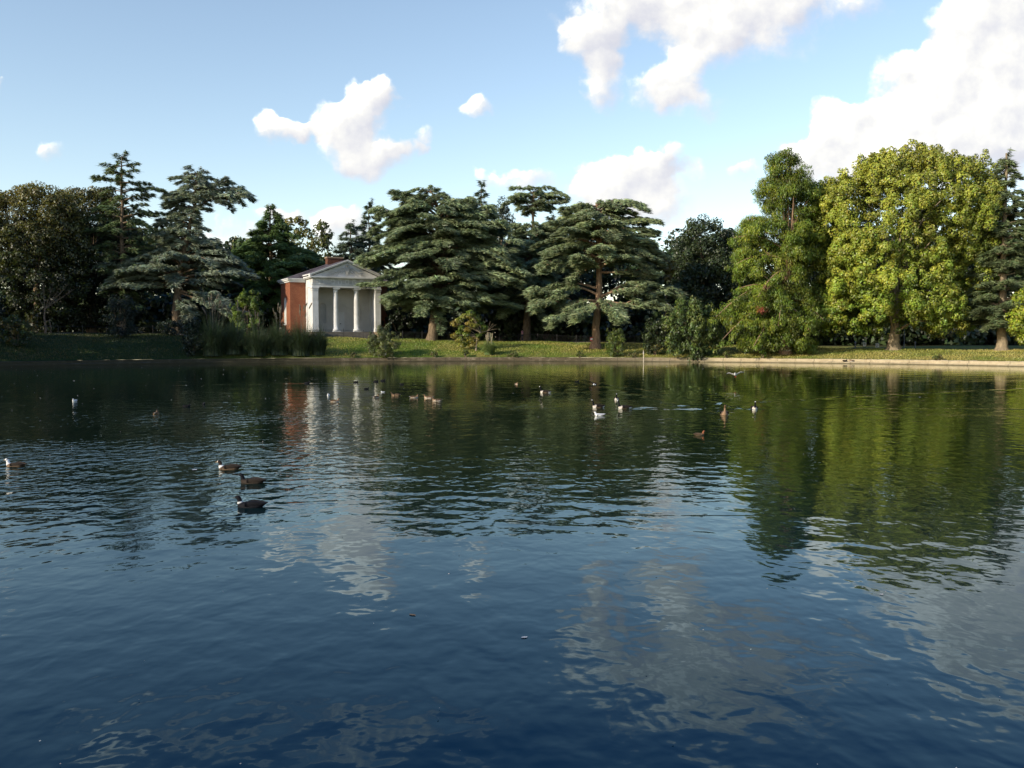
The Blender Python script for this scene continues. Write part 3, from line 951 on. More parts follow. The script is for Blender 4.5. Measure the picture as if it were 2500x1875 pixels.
    # ---- the great cedars
    cedar('layered_cedar', 'great layered cedar right of the temple with broad shelves of foliage', 120,
          [(1054, 822), (1060, 770), (1070, 690), (1085, 600), (1075, 520), (1052, 464)],
          [(460, 1030, 1065), (472, 965, 1085), (488, 975, 1110), (505, 950, 1160), (520, 925, 1185), (560, 905, 1225), (620, 890, 1265), (680, 895, 1285), (720, 930, 1275), (755, 985, 1240)],
          CEDAR, .60, 8, r0=.60, depth=.72, dens=1.0, zmin_py=745,
          limbs=[(1078, 570, 1195, 508, -1, 3.2, 1.1), (1070, 530, 1150, 484, 0, 2.8, 1.1), (1078, 590, 1225, 545, -2, 3.2, 1.0), (1075, 650, 1255, 600, -2, 3.2, 1.0), (1070, 700, 1270, 665, -2.5, 3.2, 1.0), (1075, 540, 930, 512, -1, 3, 1.2), (1060, 500, 968, 470, 0, 2.5, 1.2), (1070, 690, 1040, 765, -4, 3.2, 1.2), (1066, 700, 960, 740, -2, 2.8, 1.0),
                 (1075, 620, 900, 640, -2, 3, 1.1), (1070, 730, 1100, 735, -4, 3, 1.0), (1080, 600, 1160, 565, -3, 3, 1.1), (1062, 735, 1080, 800, -2.5, 1.8, .9)])
    cedar('dark_conifer', 'narrow spruce tip standing up behind the great layered cedar', 140, [(1175, 800), (1175, 600), (1175, 448)],
          [(446, 1172, 1178), (462, 1165, 1186), (485, 1156, 1195), (520, 1148, 1202), (580, 1140, 1210), (640, 1135, 1215)],
          SPRUCE, .85, 6, r0=.3, droop=.5, width_k=.4, depth=.95, dens=1.1, size=1.1)
    broadleaf('pine_tree', 'dark rounded pine between the great layered cedar and the flat topped cedar', 138, [(1225, 820), (1225, 640), (1226, 520)],
              [(484, 1213, 1238), (500, 1203, 1248), (535, 1185, 1265), (580, 1165, 1290), (640, 1150, 1320), (720, 1140, 1330), (790, 1160, 1310)],
              [(.05, .07, .035)], 300, 100, (.7, 1.2), .24, r0=.4, narrow=.35)
    cedar('dark_conifer', 'dim conifer filling the gap behind the flat topped cedar and the wide cedar', 137, [(1345, 820), (1345, 640), (1345, 540)],
          [(535, 1335, 1355), (560, 1310, 1385), (600, 1280, 1420), (660, 1250, 1440), (740, 1250, 1440), (790, 1270, 1420)],
          (.06, .085, .045), .95, 7, r0=.35, droop=.9, width_k=.48, depth=.7, dens=.9, size=1.2)
    cedar('flat_topped_cedar', 'flat topped cedar behind with its dark trunk visible between sky gaps', 129,
          [(1284, 836), (1288, 760), (1296, 650), (1300, 570), (1303, 475)],
          [(460, 1260, 1335), (470, 1228, 1380), (490, 1225, 1400), (512, 1245, 1395), (560, 1250, 1385), (600, 1222, 1385), (680, 1190, 1380), (745, 1180, 1390)],
          CEDAR, .78, 7, r0=.62, depth=.8, dens=1.0, zmin_py=745, skip=(526, 552),
          limbs=[(1300, 575, 1255, 545, 1, 2.2, .8), (1300, 580, 1350, 548, -1, 2.2, .8), (1299, 600, 1240, 590, 1, 2.4, .9), (1298, 610, 1365, 585, -1, 2.4, .9), (1298, 620, 1300, 600, -3, 2.4, .8), (1297, 660, 1220, 640, -2, 3, 1.1), (1297, 660, 1300, 650, -4, 3, 1.0), (1298, 590, 1235, 560, 1, 1.6, .5), (1299, 585, 1370, 555, 1, 1.8, .6), (1292, 690, 1200, 650, 2, 3, 1.1), (1293, 690, 1370, 640, 3, 3, 1.1), (1290, 720, 1185, 705, 0, 3.4, 1.1),
                 (1288, 740, 1180, 745, -4, 3.2, 1.1), (1289, 745, 1230, 770, -4, 3, 1.0), (1290, 740, 1380, 745, -3, 3.4, 1.1), (1290, 700, 1350, 705, -2, 3, 1.0), (1290, 740, 1330, 790, -3, 2.6, .9),
                 (1294, 640, 1240, 615, 2, 2.6, .9), (1296, 640, 1360, 600, 2, 2.6, .9)])
    cedar('wide_cedar', 'wide domed cedar with thick bare lit trunk and a low limb sweeping down', 112,
          [(1453, 850), (1456, 800), (1461, 720), (1464, 640), (1462, 560), (1455, 495)],
          [(490, 1440, 1475), (500, 1390, 1560), (518, 1352, 1592), (545, 1328, 1628), (585, 1315, 1640), (620, 1305, 1645), (650, 1310, 1630), (665, 1315, 1625)],
          (.26, .32, .155), .56, 8, r0=.58, depth=.75, dens=1.0, zmin_py=640, bark=M_BARKRED,
          limbs=[(1462, 730, 1640, 712, -1, 2.8, 1.2), (1462, 725, 1560, 700, -3, 2.6, 1.0), (1460, 735, 1345, 790, -4, 2.6, 1.3), (1458, 742, 1500, 778, -4.5, 3, 1.4), (1459, 738, 1400, 775, -5, 2.6, 1.3),
                 (1460, 705, 1300, 715, -1, 2.6, 1.0), (1460, 720, 1310, 750, -2.5, 2.6, 1.0), (1462, 665, 1590, 665, -2, 2.2, .8), (1462, 650, 1325, 655, -2, 2.4, .9), (1462, 640, 1390, 690, -3, 2, .9),
                 (1461, 735, 1610, 745, -2.5, 2.6, 1.1)])
    broadleaf('holm_oak', 'dark round evergreen oak between the wide cedar and the feathery tree', 126, [(1715, 840), (1715, 700), (1715, 600)],
              [(530, 1700, 1730), (543, 1665, 1768), (575, 1645, 1800), (640, 1630, 1835), (720, 1618, 1840), (800, 1620, 1835), (845, 1650, 1810)],
              [(.05, .075, .024), (.06, .085, .026)], 460, 190, (.7, 1.3), .17, depth=.7)
    broadleaf('yellow_green_tree', 'small patch of golden foliage beside the dark round oak', 121, [(1622, 820), (1628, 700)],
              [(618, 1632, 1650), (640, 1620, 1650), (670, 1618, 1645), (700, 1615, 1640)], [(.22, .17, .03)], 14, 70, (.4, .7), .2, r0=.12, limbs_n=2)
    # ---- right
    broadleaf('feathery_tree', 'tall feathery green swamp cypress with fluted trunk by the right bank', 103, [(1918, 866), (1922, 800), (1930, 640), (1938, 480), (1925, 375)],
              [(355, 1888, 1918), (368, 1872, 1960), (385, 1868, 1978), (440, 1848, 2000), (475, 1852, 2000), (500, 1860, 1985), (522, 1805, 1985), (560, 1788, 1990), (640, 1785, 1990), (690, 1822, 1995), (735, 1775, 2005),
               (760, 1745, 2020), (785, 1770, 2020), (840, 1800, 1995)],
              [(.23, .31, .03), (.29, .335, .034), (.165, .25, .028)], 110, 120, (.4, .75), .15, r0=.62, hang=1.0, narrow=.26, depth=.75, flat=.5, shell=.35, bark=M_BARKRED, limbs_n=70, up=.6,
              inner=.36, lobes=125, lobe_r=(.8, 1.4), lobe_up=.55, per_lobe=14, limb_show=.95,
              boughs=[(1925, 690, 1748, 768, -2, .8), (1922, 740, 1765, 822, -3, .8), (1922, 720, 1800, 700, -1, .75), (1930, 620, 1790, 575, 0, .8), (1930, 640, 1795, 640, -2, .8), (1930, 560, 1815, 535, 1, .7),
                      (1922, 760, 1840, 840, -4, .7), (1922, 730, 2010, 775, -2, .7), (1935, 480, 1852, 455, 0, .6), (1932, 500, 1990, 440, 0, .6), (1922, 750, 1975, 800, -4, .7), (1925, 660, 1850, 720, -4, .7), (1922, 700, 1900, 790, -5, .7)],
              extra=[(1902, 365, .5), (1885, 385, .5), (1935, 378, .5), (1960, 380, .5), (1875, 372, .4), (1978, 400, .5)],
              dead=[(1862, 752, .5, (.34, .085, .04)), (1870, 700, .3, (.22, .10, .05))])
    broadleaf('plane_tree', 'large rounded yellow green plane tree standing on the right bank', 105, [(2181, 862), (2183, 810), (2188, 700), (2200, 560)],
              [(372, 2150, 2265), (388, 2110, 2330), (408, 2085, 2395), (432, 2045, 2425), (465, 1985, 2440), (505, 1950, 2448), (560, 1940, 2440), (640, 1940, 2420), (700, 1950, 2398), (750, 1965, 2388),
               (780, 1985, 2360), (812, 2060, 2345)],
              [(.35, .43, .05), (.31, .41, .048), (.24, .36, .042), (.42, .44, .055)], 420, 165, (.38, .72), .115, r0=.75, bark=M_BARKGREY, depth=.75, topcol=(.41, .43, .06), limbs_n=26, narrow=.75, flat=.95, shell=.5,
              extra=[(2095, 375, .6), (2118, 372, .55), (2135, 362, .6), (2165, 368, .5), (2205, 350, .6), (2222, 338, .65), (2180, 360, .5), (2262, 350, .6), (2292, 350, .65), (2248, 362, .5), (2322, 366, .6),
                     (2345, 385, .5), (2380, 374, .6), (2400, 366, .65), (2418, 395, .5), (2060, 405, .6), (2030, 425, .6), (2005, 440, .55), (1985, 465, .55), (2440, 440, .55), (2455, 500, .5), (1968, 500, .5)],
              inner=.5, lobes=210, lobe_r=(.9, 1.7), lobe_up=1.5, per_lobe=13)
    cedar('right_cedar', 'tiered grey green cedar with pale trunk near the right edge of the picture', 100, [(2446, 866), (2447, 800), (2450, 600), (2457, 374)],
          [(370, 2452, 2462), (395, 2440, 2480), (440, 2425, 2500), (500, 2408, 2520), (560, 2400, 2540), (640, 2388, 2545), (700, 2372, 2545), (760, 2345, 2555), (795, 2360, 2545)],
          (.135, .175, .075), .8, 7, r0=.62, bark=M_BARKGREY, droop=.9, lift=.2, width_k=.46, depth=.85, jit=.2, dens=1.1)
    broadleaf('young_plane', 'bright yellow green bushy tree cut by the right edge of the picture', 96, [(2535, 868), (2535, 790)],
              [(690, 2510, 2560), (715, 2480, 2600), (770, 2462, 2620), (825, 2475, 2620), (845, 2490, 2600)], [(.32, .36, .03), (.26, .33, .03)], 170, 110, (.5, .95), .14, r0=.2, narrow=.75, limbs_n=6)
build_trees()

# trees beyond the left edge of the picture: they throw the shade on the left bank
for (x, y, h, w, lb) in ((-88, 108, 18, 7, 'tall broad tree on the bank beyond the left edge of the picture'), (-70, 78, 26, 9, 'tall broad tree beyond the left edge, nearest to the viewer but one'),
                         (-82, 88, 25, 8, 'tall broad tree beyond the left edge, between its two neighbours'), (-66, 65, 24, 8, 'broad tree beyond the left edge, nearest to the viewer')):
    pxl = x / y * FPX + 1250
    f_ = lambda zz: 829 - (zz - CAM_H) * FPX / y
    wp = w / y * FPX
    broadleaf('broad_tree', lb, y, [(pxl, f_(2.5)), (pxl, f_(h * .6))], [(f_(h), pxl - wp * .3, pxl + wp * .3), (f_(h * .85), pxl - wp * .8, pxl + wp * .8), (f_(h * .5), pxl - wp, pxl + wp), (f_(3.0), pxl - wp * .8, pxl + wp * .8)],
              [(.06, .075, .02)], 260, 60, (1.0, 1.8), .38, r0=.5, depth=.9, group='broadleaf trees beyond the left edge')

# woodland that closes the view under and behind the crowns
wood_mb = MB()
for i in range(4400):
    px = rng.uniform(-500, 3000)
    near = rng.random() < .4
    Y = rng.uniform(134, 142) if near else rng.uniform(142, 172)
    ht = np.interp(px, [-500, 0, 300, 560, 700, 880, 930, 985, 1050, 1500, 1700, 2000, 2400, 3000], [18, 18, 18, 15, 13, 12, 9.0, 9.0, 16, 17.5, 17, 19, 18, 16])
    X = (px - 1250) / FPX * Y
    if near:
        ht = min(ht, 5.0)
        if 640 < px < 960: continue
    zg = float(ground_z(X, Y))
    zc = zg + ht * rng.random() ** .9
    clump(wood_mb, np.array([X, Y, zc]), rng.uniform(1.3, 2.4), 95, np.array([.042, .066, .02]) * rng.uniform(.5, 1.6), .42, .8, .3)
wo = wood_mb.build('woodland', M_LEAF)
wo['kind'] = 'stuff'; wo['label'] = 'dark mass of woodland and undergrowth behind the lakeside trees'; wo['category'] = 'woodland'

# ------------------------------------------------------------------ shrubs, reeds and grasses
def shrub(name, label, px, Y, h, w, cols, n_cl=40, n_leaf=70, leaf=.13, rad=(.3, .55), hang=0., narrow=.5, flat=.9, cat='shrub', group=None, stems=7, depth=.8, lean=0.0):
    base = on_ground(px, Y)
    root = thing(name, label, cat, base, group=group)
    fol, wood = MB(), MB()
    for i in range(n_cl):
        a = rng.random() * 6.28; t_ = rng.random() ** .8
        rr = math.sqrt(rng.random()) * math.sin(min(1, t_ * .9 + .15) * math.pi * .86) ** .6
        c = np.array([math.cos(a) * rr * w / 2 + lean * t_ * h, math.sin(a) * rr * w / 2 * depth, .1 + t_ * h])
        c = c * np.array([1 + .22 * math.sin(a * 2.3 + px), 1, 1 + .12 * math.sin(a * 3.1 + px)])
        clump(fol, c, rng.uniform(*rad), n_leaf, np.asarray(cols[rng.integers(len(cols))]) * rng.uniform(.7, 1.3), leaf, flat, .4, hang, narrow, .3, .7)
        if i % 3 == 0 and h > 1.5:     # shoots that stand out of the outline
            sh_ = c + np.array([math.cos(a) * rr, math.sin(a) * rr, .9]) * rng.uniform(.25, .6)
            clump(fol, sh_, rad[0] * .55, n_leaf // 3, np.asarray(cols[rng.integers(len(cols))]), leaf, 1.6, .4, hang, narrow, .2, .7)
    for i in range(stems):
        a = rng.random() * 6.28; q = rng.uniform(.2, .5)
        e = np.array([math.cos(a) * w * q * .6, math.sin(a) * w * q * .6, h * rng.uniform(.5, .95)])
        wood.tube(np.array([[0, 0, -.1], e * [.35, .35, .4], e]) + np.array([rng.normal(0, .08), rng.normal(0, .08), 0]), [.04, .03, .01], 5)
    wood.build('stem', M_BARK, root)
    fol.build('foliage', M_LEAF, root)
    return root

GS = [(.06, .095, .02), (.08, .12, .025)]
shrub('laurel_shrub', 'bright leaved shrub rising behind the reeds left of the temple', 606, 112, 5.0, 4.6, [(.16, .23, .025), (.10, .16, .022)], 70, 70, .15, narrow=.35)
shrub('willow_shrub', 'round grey green willow bush on the bank below the temple steps', 938, bank_Y(938, .5), 3.1, 3.6, [(.15, .18, .055), (.19, .20, .065), (.10, .13, .04)], 80, 80, .15, (.3, .55), narrow=.2, hang=.3)
shrub('bank_shrub', 'light green bush at the kerb right of the wide cedar trunk', 1506, bank_Y(1506, .6), 2.7, 3.0, [(.13, .19, .03), (.17, .22, .035)], 60, 80, .1, narrow=.35)
shrub('dark_bush', 'dim green bush beside the pale post at the waters edge', 1600, bank_Y(1600, 1.6), 3.6, 3.4, [(.05, .075, .02), (.06, .09, .02)], 60, 70, .12)
shrub('leafy_bush', 'large bush of hanging leaves drooping over the kerb right of the pale post', 1690, bank_Y(1690, .6), 6.2, 6.4, [(.12, .18, .04), (.17, .21, .045), (.09, .135, .035)], 210, 90, .14, (.35, .7), hang=.8, stems=12)
shrub('young_conifer', 'small dark conical bush on the shaded left bank', 295, 103.6, 4.4, 3.8, [(.022, .038, .018)], 90, 80, .14, narrow=.25, cat='shrub')
shrub('yellow_bush', 'yellow flowered bush in the shade at the far left of the bank', 40, 92, 2.6, 3.8, [(.10, .12, .02), (.06, .09, .02), (.22, .15, .02)], 50, 60, .12)
shrub('left_edge_bush', 'dark bush cut by the left edge of the picture', -22, 95, 4.6, 3.0, [(.02, .03, .015)], 50, 70, .14)
shrub('undergrowth_shrub', 'leafy green shrub behind the trunk of the feathery tree', 1985, 110, 4.0, 4.6, [(.07, .11, .025)], 70, 70, .15)
shrub('undergrowth_shrub', 'dim green shrub under the flat topped cedar right of its trunk', 1330, 134, 4.2, 6.0, [(.05, .09, .02)], 60, 60, .18)
shrub('undergrowth_shrub', 'low shrub in the shade at the foot of the blue cedar trunk', 425, 109, 1.5, 4.5, [(.03, .045, .018)], 40, 60, .12)
shrub('undergrowth_shrub', 'dark shrub at the right of the temple wall', 975, 127, 4.0, 5.0, [(.03, .045, .018)], 60, 60, .18)
shrub('undergrowth_shrub', 'dim shrub under the great layered cedar right of its trunk', 1120, 131, 3.4, 6.5, [(.03, .045, .018)], 60, 60, .18)
shrub('undergrowth_shrub', 'dark shrub behind the left corner of the temple', 590, 128, 5.0, 7.0, [(.03, .048, .02)], 80, 60, .2)
shrub('kerb_plant', 'small bright green plant growing out of the kerb under the feathery tree', 1861, bank_Y(1861, .1), .75, .9, [(.16, .26, .02)], 14, 40, .08, (.12, .2), stems=3, cat='plant')
shrub('kerb_plant', 'tuft of weeds on the kerb below the little magnolia', 1136, bank_Y(1136, .1), .8, .9, [(.10, .13, .02)], 12, 40, .08, (.12, .2), stems=3, cat='plant')
shrub('kerb_plant', 'small weed on the kerb below the wide cedar', 1416, bank_Y(1416, .1), .6, .9, [(.10, .13, .02)], 10, 40, .08, (.12, .2), stems=3, cat='plant')

for (px, d_, h_, w_, lb) in ((1060, .1, .45, 1.1, 'low weeds hanging over the kerb below the great layered cedar'), (1252, .15, .5, 1.3, 'grassy tuft on the kerb right of the small pampas grass'),
                           (1545, .2, .7, 1.6, 'weedy growth on the broken kerb left of the pale post'), (1775, .3, .5, 1.2, 'low weeds on the kerb right of the large drooping bush'),
                           (2290, .1, .35, 1.0, 'thin weeds on the bright kerb between the plane tree and the right cedar'), (860, .2, .5, 1.4, 'low growth on the kerb below the temple steps')):
    shrub('kerb_plant', lb, px, bank_Y(px, d_), h_, w_, [(.13, .16, .03), (.18, .16, .05)], 14, 45, .07, (.12, .22), stems=3, cat='plant')

def blades(mb, n, h, w, spread, col, seg=5, width=.02, lean=.9):
    a = rng.random(n) * 6.28
    r0_ = np.sqrt(rng.random(n)) * w / 2
    bx = np.cos(a) * r0_; by = np.sin(a) * r0_
    a2 = a + rng.normal(0, .7, n)
    L = h * rng.uniform(.3, 1.12, n) * (1 - .35 * (r0_ / (w / 2 + 1e-6)) ** 2) * (1 + .18 * np.sin(a * 3 + w * 7))
    sp_ = spread * rng.random(n) ** .7
    cc = jitter_col(n, col, .3, .12)
    prev = None
    t = np.linspace(0, 1, seg + 1)
    X = bx[:, None] + np.cos(a2)[:, None] * (sp_ * L)[:, None] * t ** 2
    Yy = by[:, None] + np.sin(a2)[:, None] * (sp_ * L)[:, None] * t ** 2
    Z = L[:, None] * (t * (1 + .25 * sp_[:, None] / spread) - lean * sp_[:, None] / spread * t ** 2.4)
    wv = width * (1 - t * .85)
    sx_, sy_ = -np.sin(a2 + .6), np.cos(a2 + .6)
    Lv = np.stack([X - sx_[:, None] * wv, Yy - sy_[:, None] * wv, Z], -1)
    Rv = np.stack([X + sx_[:, None] * wv, Yy + sy_[:, None] * wv, Z], -1)
    V_ = np.stack([Lv, Rv], 2).reshape(n, -1, 3)
    k = 2 * (seg + 1)
    q = []
    for s_ in range(seg):
        o_ = 2 * s_
        q.append(np.column_stack([np.arange(n) * k + o_, np.arange(n) * k + o_ + 1, np.arange(n) * k + o_ + 3, np.arange(n) * k + o_ + 2]))
    mb.add(V_.reshape(-1, 3), quads=np.concatenate(q), col=np.repeat(cc, k, axis=0))

def plume_mesh(h, length, lean_x, lean_y, col, fat=.09):
    mb = MB()
    top = np.array([lean_x, lean_y, h])
    mb.tube(np.array([[0, 0, 0], [lean_x * .25, lean_y * .25, h * .5], top - [lean_x * .3, lean_y * .3, length]]), [.012, .01, .008], 5, col=np.array(col) * .8)
    n = 90
    t = rng.random(n)
    c = np.array([lean_x * .7, lean_y * .7, h - length])[None] + (np.array([lean_x * .3, lean_y * .3, length])[None]) * t[:, None]
    rad_ = fat * np.sin(np.clip(t * .9 + .08, 0, 1) * math.pi) ** .7
    a = rng.random(n) * 6.28
    c[:, 0] += np.cos(a) * rad_ * rng.random(n); c[:, 1] += np.sin(a) * rad_ * rng.random(n)
    ax = unit(np.column_stack([np.cos(a) * .4, np.sin(a) * .4, np.ones(n)]))
    B = unit(np.cross(ax, rng.standard_normal((n, 3))))
    mb.cards(c, ax * .12, B * .035, jitter_col(n, col, .15, .05))
    return mb

def pampas(label, px, Y, h, w, col, n, plumes, pcol, name='pampas_grass', spread=.62, pl=(.95, 1.3), fat=.06):
    base = on_ground(px, Y)
    root = thing(name, label, 'ornamental grass', base, group='pampas grass clumps')
    mb = MB(); blades(mb, n, h, w, spread, col, seg=6, width=.022)
    mb.build('leaves', M_BLADE, root)
    for i in range(plumes):
        a = rng.random() * 6.28; r_ = rng.random() * w * .3
        o = plume_mesh(h * rng.uniform(*pl), rng.uniform(.5, .85), rng.normal(0, .12 * h), rng.normal(0, .2), pcol, fat).build('plume', M_BLADE, root)
        o.location = (math.cos(a) * r_, math.sin(a) * r_, 0)
    return root
pampas('small pampas grass with upright cream plumes on the sunlit bank', 1194, bank_Y(1194, 1.4), 2.3, 1.2, (.20, .26, .075), 2200, 9, (.62, .50, .36), pl=(.95, 1.18), fat=.055)
RC = (.07, .10, .042)
pampas('tall dark pampas grass with the most plumes, left end of the dense stand left of the temple', 520, bank_Y(520, 1.0), 5.65, 2.0, RC, 3200, 12, (.30, .26, .20))
pampas('dark pampas grass between the plumed left clump and the clump below the laurel shrub', 572, bank_Y(572, 1.6), 4.86, 1.8, RC, 2800, 3, (.27, .23, .18))
pampas('dark pampas grass in the middle of the stand, below the bright laurel shrub', 628, bank_Y(628, .9), 4.41, 2.0, RC, 2800, 4, (.27, .23, .18))
pampas('dark pampas grass in front of the arched window side of the brick wall', 682, bank_Y(682, 1.2), 4.86, 1.9, RC, 2900, 6, (.30, .26, .20))
pampas('dark pampas grass in front of the brick front left of the portico', 735, bank_Y(735, .9), 5.08, 2.0, RC, 3000, 6, (.30, .26, .20))
pampas('dark pampas grass at the right end of the stand by the temple plinth', 778, bank_Y(778, 1.2), 4.18, 1.4, RC, 2000, 0, (.17, .145, .11))
shrub('dark_bush', 'dark leafy bush left of the pampas stand on the shaded bank', 475, bank_Y(475, 1.4), 3.4, 3.2, [(.03, .045, .016)], 60, 70, .13)

# little magnolia with pale twisted trunk
def magnolia():
    Y = 110.2
    base = on_ground(1162, Y)
    root = thing('magnolia_tree', 'little crooked tree with clumped yellow green leaves on the sunlit bank', 'tree', base)
    wood, fol = MB(), MB()
    def L(px, py, dy=0):
        p = P(px, py, Y); return np.array([p[0] - base[0], dy, p[2] - base[2]])
    tr = np.array([[0, 0, -.1], L(1163, 838), L(1166, 822), L(1172, 812)])
    wood.tube(tr, [.13, .10, .08, .06], 7)
    ends = [(1135, 772), (1150, 765), (1112, 790), (1165, 780), (1182, 800), (1110, 820), (1125, 828), (1140, 838), (1160, 830), (1178, 808), (1120, 812), (1145, 790), (1155, 778), (1138, 815), (1152, 842), (1128, 842), (1128, 800), (1142, 805), (1158, 795), (1170, 790), (1118, 830), (1145, 830), (1168, 818), (1148, 772), (1120, 782)]
    for i, (a, b_) in enumerate(ends):
        e = L(a, b_, rng.normal(0, .6)); s0 = tr[2 if b_ > 800 else 3]
        wood.tube(np.array([s0, (s0 * .5 + e * .5) + [rng.normal(0, .12), 0, .15], e]), [.04, .03, .015], 5)
        clump(fol, e, rng.uniform(.45, .75), 150, np.array([(.27, .28, .04), (.18, .25, .035), (.32, .26, .045)][i % 3]), .12, .65, .5, 0, .55, .4, .6)
    for (a, b_) in ((1204, 790), (1215, 803), (1212, 792), (1197, 784)):
        s0 = L(1190, 808); e = L(a, b_)
        wood.tube(np.array([tr[3], s0, (s0 + e) / 2 + [.03, 0, .06], e]), [.035, .025, .015, .008], 5)
    wood.build('trunk', M_BARKGREY, root); fol.build('crown', M_LEAF, root)
magnolia()

# bare dead shrub on the dark left bank
def dead_tree():
    Y = 108
    base = on_ground(112, Y)
    root = thing('dead_tree', 'bare dead shrub with thin pale branches in the dark left bank', 'tree', base)
    wood, tw = MB(), MB()
    def L(px, py, dy=0):
        p = P(px, py, Y); return np.array([p[0] - base[0], dy, p[2] - base[2]])
    wood.tube(np.array([[0, 0, -.1], L(112, 800), L(108, 775), L(110, 755)]), [.15, .12, .10, .07], 7)
    wood.tube(np.array([L(110, 785), L(120, 782), L(125, 800), L(124, 822)]), [.07, .06, .05, .04], 6)
    for (a, b_) in ((150, 705), (140, 712), (103, 690), (165, 690), (110, 700), (185, 700), (130, 700), (90, 712), (172, 715)):
        e = L(a, b_, rng.normal(0, .5)); s0 = L(110, 755)
        mid = s0 * .5 + e * .5 + np.array([rng.normal(0, .2), 0, .2])
        wood.tube(np.array([s0, mid, e]), [.035, .022, .01], 5)
        for k in range(6):
            f = mid + (e - mid) * rng.random()
            tw.tube(np.array([f, f + np.array([rng.normal(0, .3), rng.normal(0, .3), rng.uniform(.1, .6)])]), [.015, .006], 4)
    wood.build('trunk', M_BARK, root); tw.build('twig_cluster', M_BARK, root)['kind'] = 'stuff'
dead_tree()

# short grass on the banks
gb = MB()
n = 85000
phi = rng.uniform(R(28), R(152), n)
dd = rng.random(n) ** 1.1 * 15
cx_, cy2 = EA * np.cos(phi), EB * np.sin(phi)
nx_, ny_ = np.cos(phi) / EA, np.sin(phi) / EB
nn_ = np.hypot(nx_, ny_)
gx = cx_ + nx_ / nn_ * (dd + .35); gy = cy2 + ny_ / nn_ * (dd + .35) + EC
gz = ground_z(gx, gy)
C_ = np.column_stack([gx, gy, gz + .05])
A_ = unit(np.column_stack([rng.normal(0, .5, n), rng.normal(0, .5, n), np.ones(n)])) * rng.uniform(.05, .13, n)[:, None]
B_ = unit(np.cross(A_, rng.standard_normal((n, 3)))) * rng.uniform(.012, .035, n)[:, None]
dryk = np.clip(vnoise(gx, gy, 3.0, 4) * 1.3 - .28 + .4 * np.clip((gx + 6) / 25, 0, 1), 0, 1)[:, None]
cg = np.array([.16, .235, .026]) * (1 - dryk) + np.array([.44, .37, .10]) * dryk
cg = cg * np.interp(gx, [-36, -24], [.2, 1.0])[:, None]  # the left bank's shade multiplied into the blade colours too
cg = cg * (1 + .25 * rng.standard_normal((n, 1))).clip(.4, 1.7)
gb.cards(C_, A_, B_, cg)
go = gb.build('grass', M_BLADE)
go['kind'] = 'stuff'; go['label'] = 'short grass growing on the far bank above the kerb'; go['category'] = 'grass'

# ------------------------------------------------------------------ the temple
M_STONE = noisy_mat('pale painted stone', (.62, .61, .58), (.72, .71, .68), 1.2, 6, .8, .01, .25, c3=(.48, .46, .41))
M_STONE_IN = noisy_mat('portico plaster', (.50, .48, .44), (.58, .555, .51), .8, 5, .85, .005, .2)
M_RELIEF = noisy_mat('carved stone', (.46, .45, .41), (.58, .56, .51), 3.0, 5, .85, .02, .2)
M_STEP = noisy_mat('worn stone steps', (.14, .125, .10), (.24, .21, .17), 2.0, 5, .9, .01, .2)
M_PLINTH = noisy_mat('brown stone plinth', (.24, .17, .11), (.36, .27, .18), 3.0, 5, .9, .02, .2)
M_WHITE = noisy_mat('white window paint', (.70, .69, .64), (.78, .77, .72), 4.0, 3, .6, .003, .3)
M_DOOR = noisy_mat('pale door paint', (.56, .55, .52), (.62, .61, .58), 2.0, 4, .6, .004, .3)
M_BLACK = noisy_mat('black iron', (.012, .012, .012), (.03, .03, .03), 6.0, 3, .5, .003, .4)
M_DARKGLASS = noisy_mat('window glass', (.02, .022, .026), (.04, .045, .05), 2.0, 2, .12, .001, .6)
m, nt, out = mat('red brick')
tcb = nt.new('ShaderNodeTexCoord').outputs['Object']
sb = nt.new('ShaderNodeSeparateXYZ'); nt.link(tcb, sb.inputs[0])
cb = nt.new('ShaderNodeCombineXYZ'); nt.link(nt.math('ADD', sb.outputs[0], sb.outputs[1]), cb.inputs[0]); nt.link(sb.outputs[2], cb.inputs[1])
br = nt.new('ShaderNodeTexBrick'); nt.link(cb.outputs[0], br.inputs['Vector'])
br.inputs['Scale'].default_value = 1.0
br.inputs['Brick Width'].default_value = .23; br.inputs['Row Height'].default_value = .075; br.inputs['Mortar Size'].default_value = .006
br.inputs['Color1'].default_value = (.28, .092, .042, 1); br.inputs['Color2'].default_value = (.22, .06, .03, 1); br.inputs['Mortar'].default_value = (.30, .20, .13, 1)
br.inputs['Bias'].default_value = -.1
fb = nt.noise(tcb, .9, 6, .65)
col = nt.mix(nt.rng(fb, .42, .72, 0, .55), br.outputs['Color'], c4(.17, .05, .03))
principled(nt, out, col, .9, .15, fb, .02)
M_BRICK = m
M_BRICK_SHADE = noisy_mat('shaded brick', (.09, .045, .03), (.17, .075, .05), 2.5, 5, .95, .02, .1)  # brick darkened to hold the chimney's shade in its colour
m, nt, out = mat('slate roof')
tcb = nt.new('ShaderNodeTexCoord').outputs['Object']
fb = nt.noise(tcb, 1.1, 6, .7)
sb = nt.new('ShaderNodeSeparateXYZ'); nt.link(tcb, sb.inputs[0])
row = nt.math('FRACT', nt.math('MULTIPLY', sb.outputs[2], 9.0))
col = nt.mix(nt.rng(fb, .35, .68), c4(.06, .045, .045), c4(.16, .135, .14))
col = nt.mix(nt.rng(row, .8, 1.0, 0, .5), col, c4(.04, .035, .035))
principled(nt, out, col, .75, .3, fb, .03)
M_SLATE = m

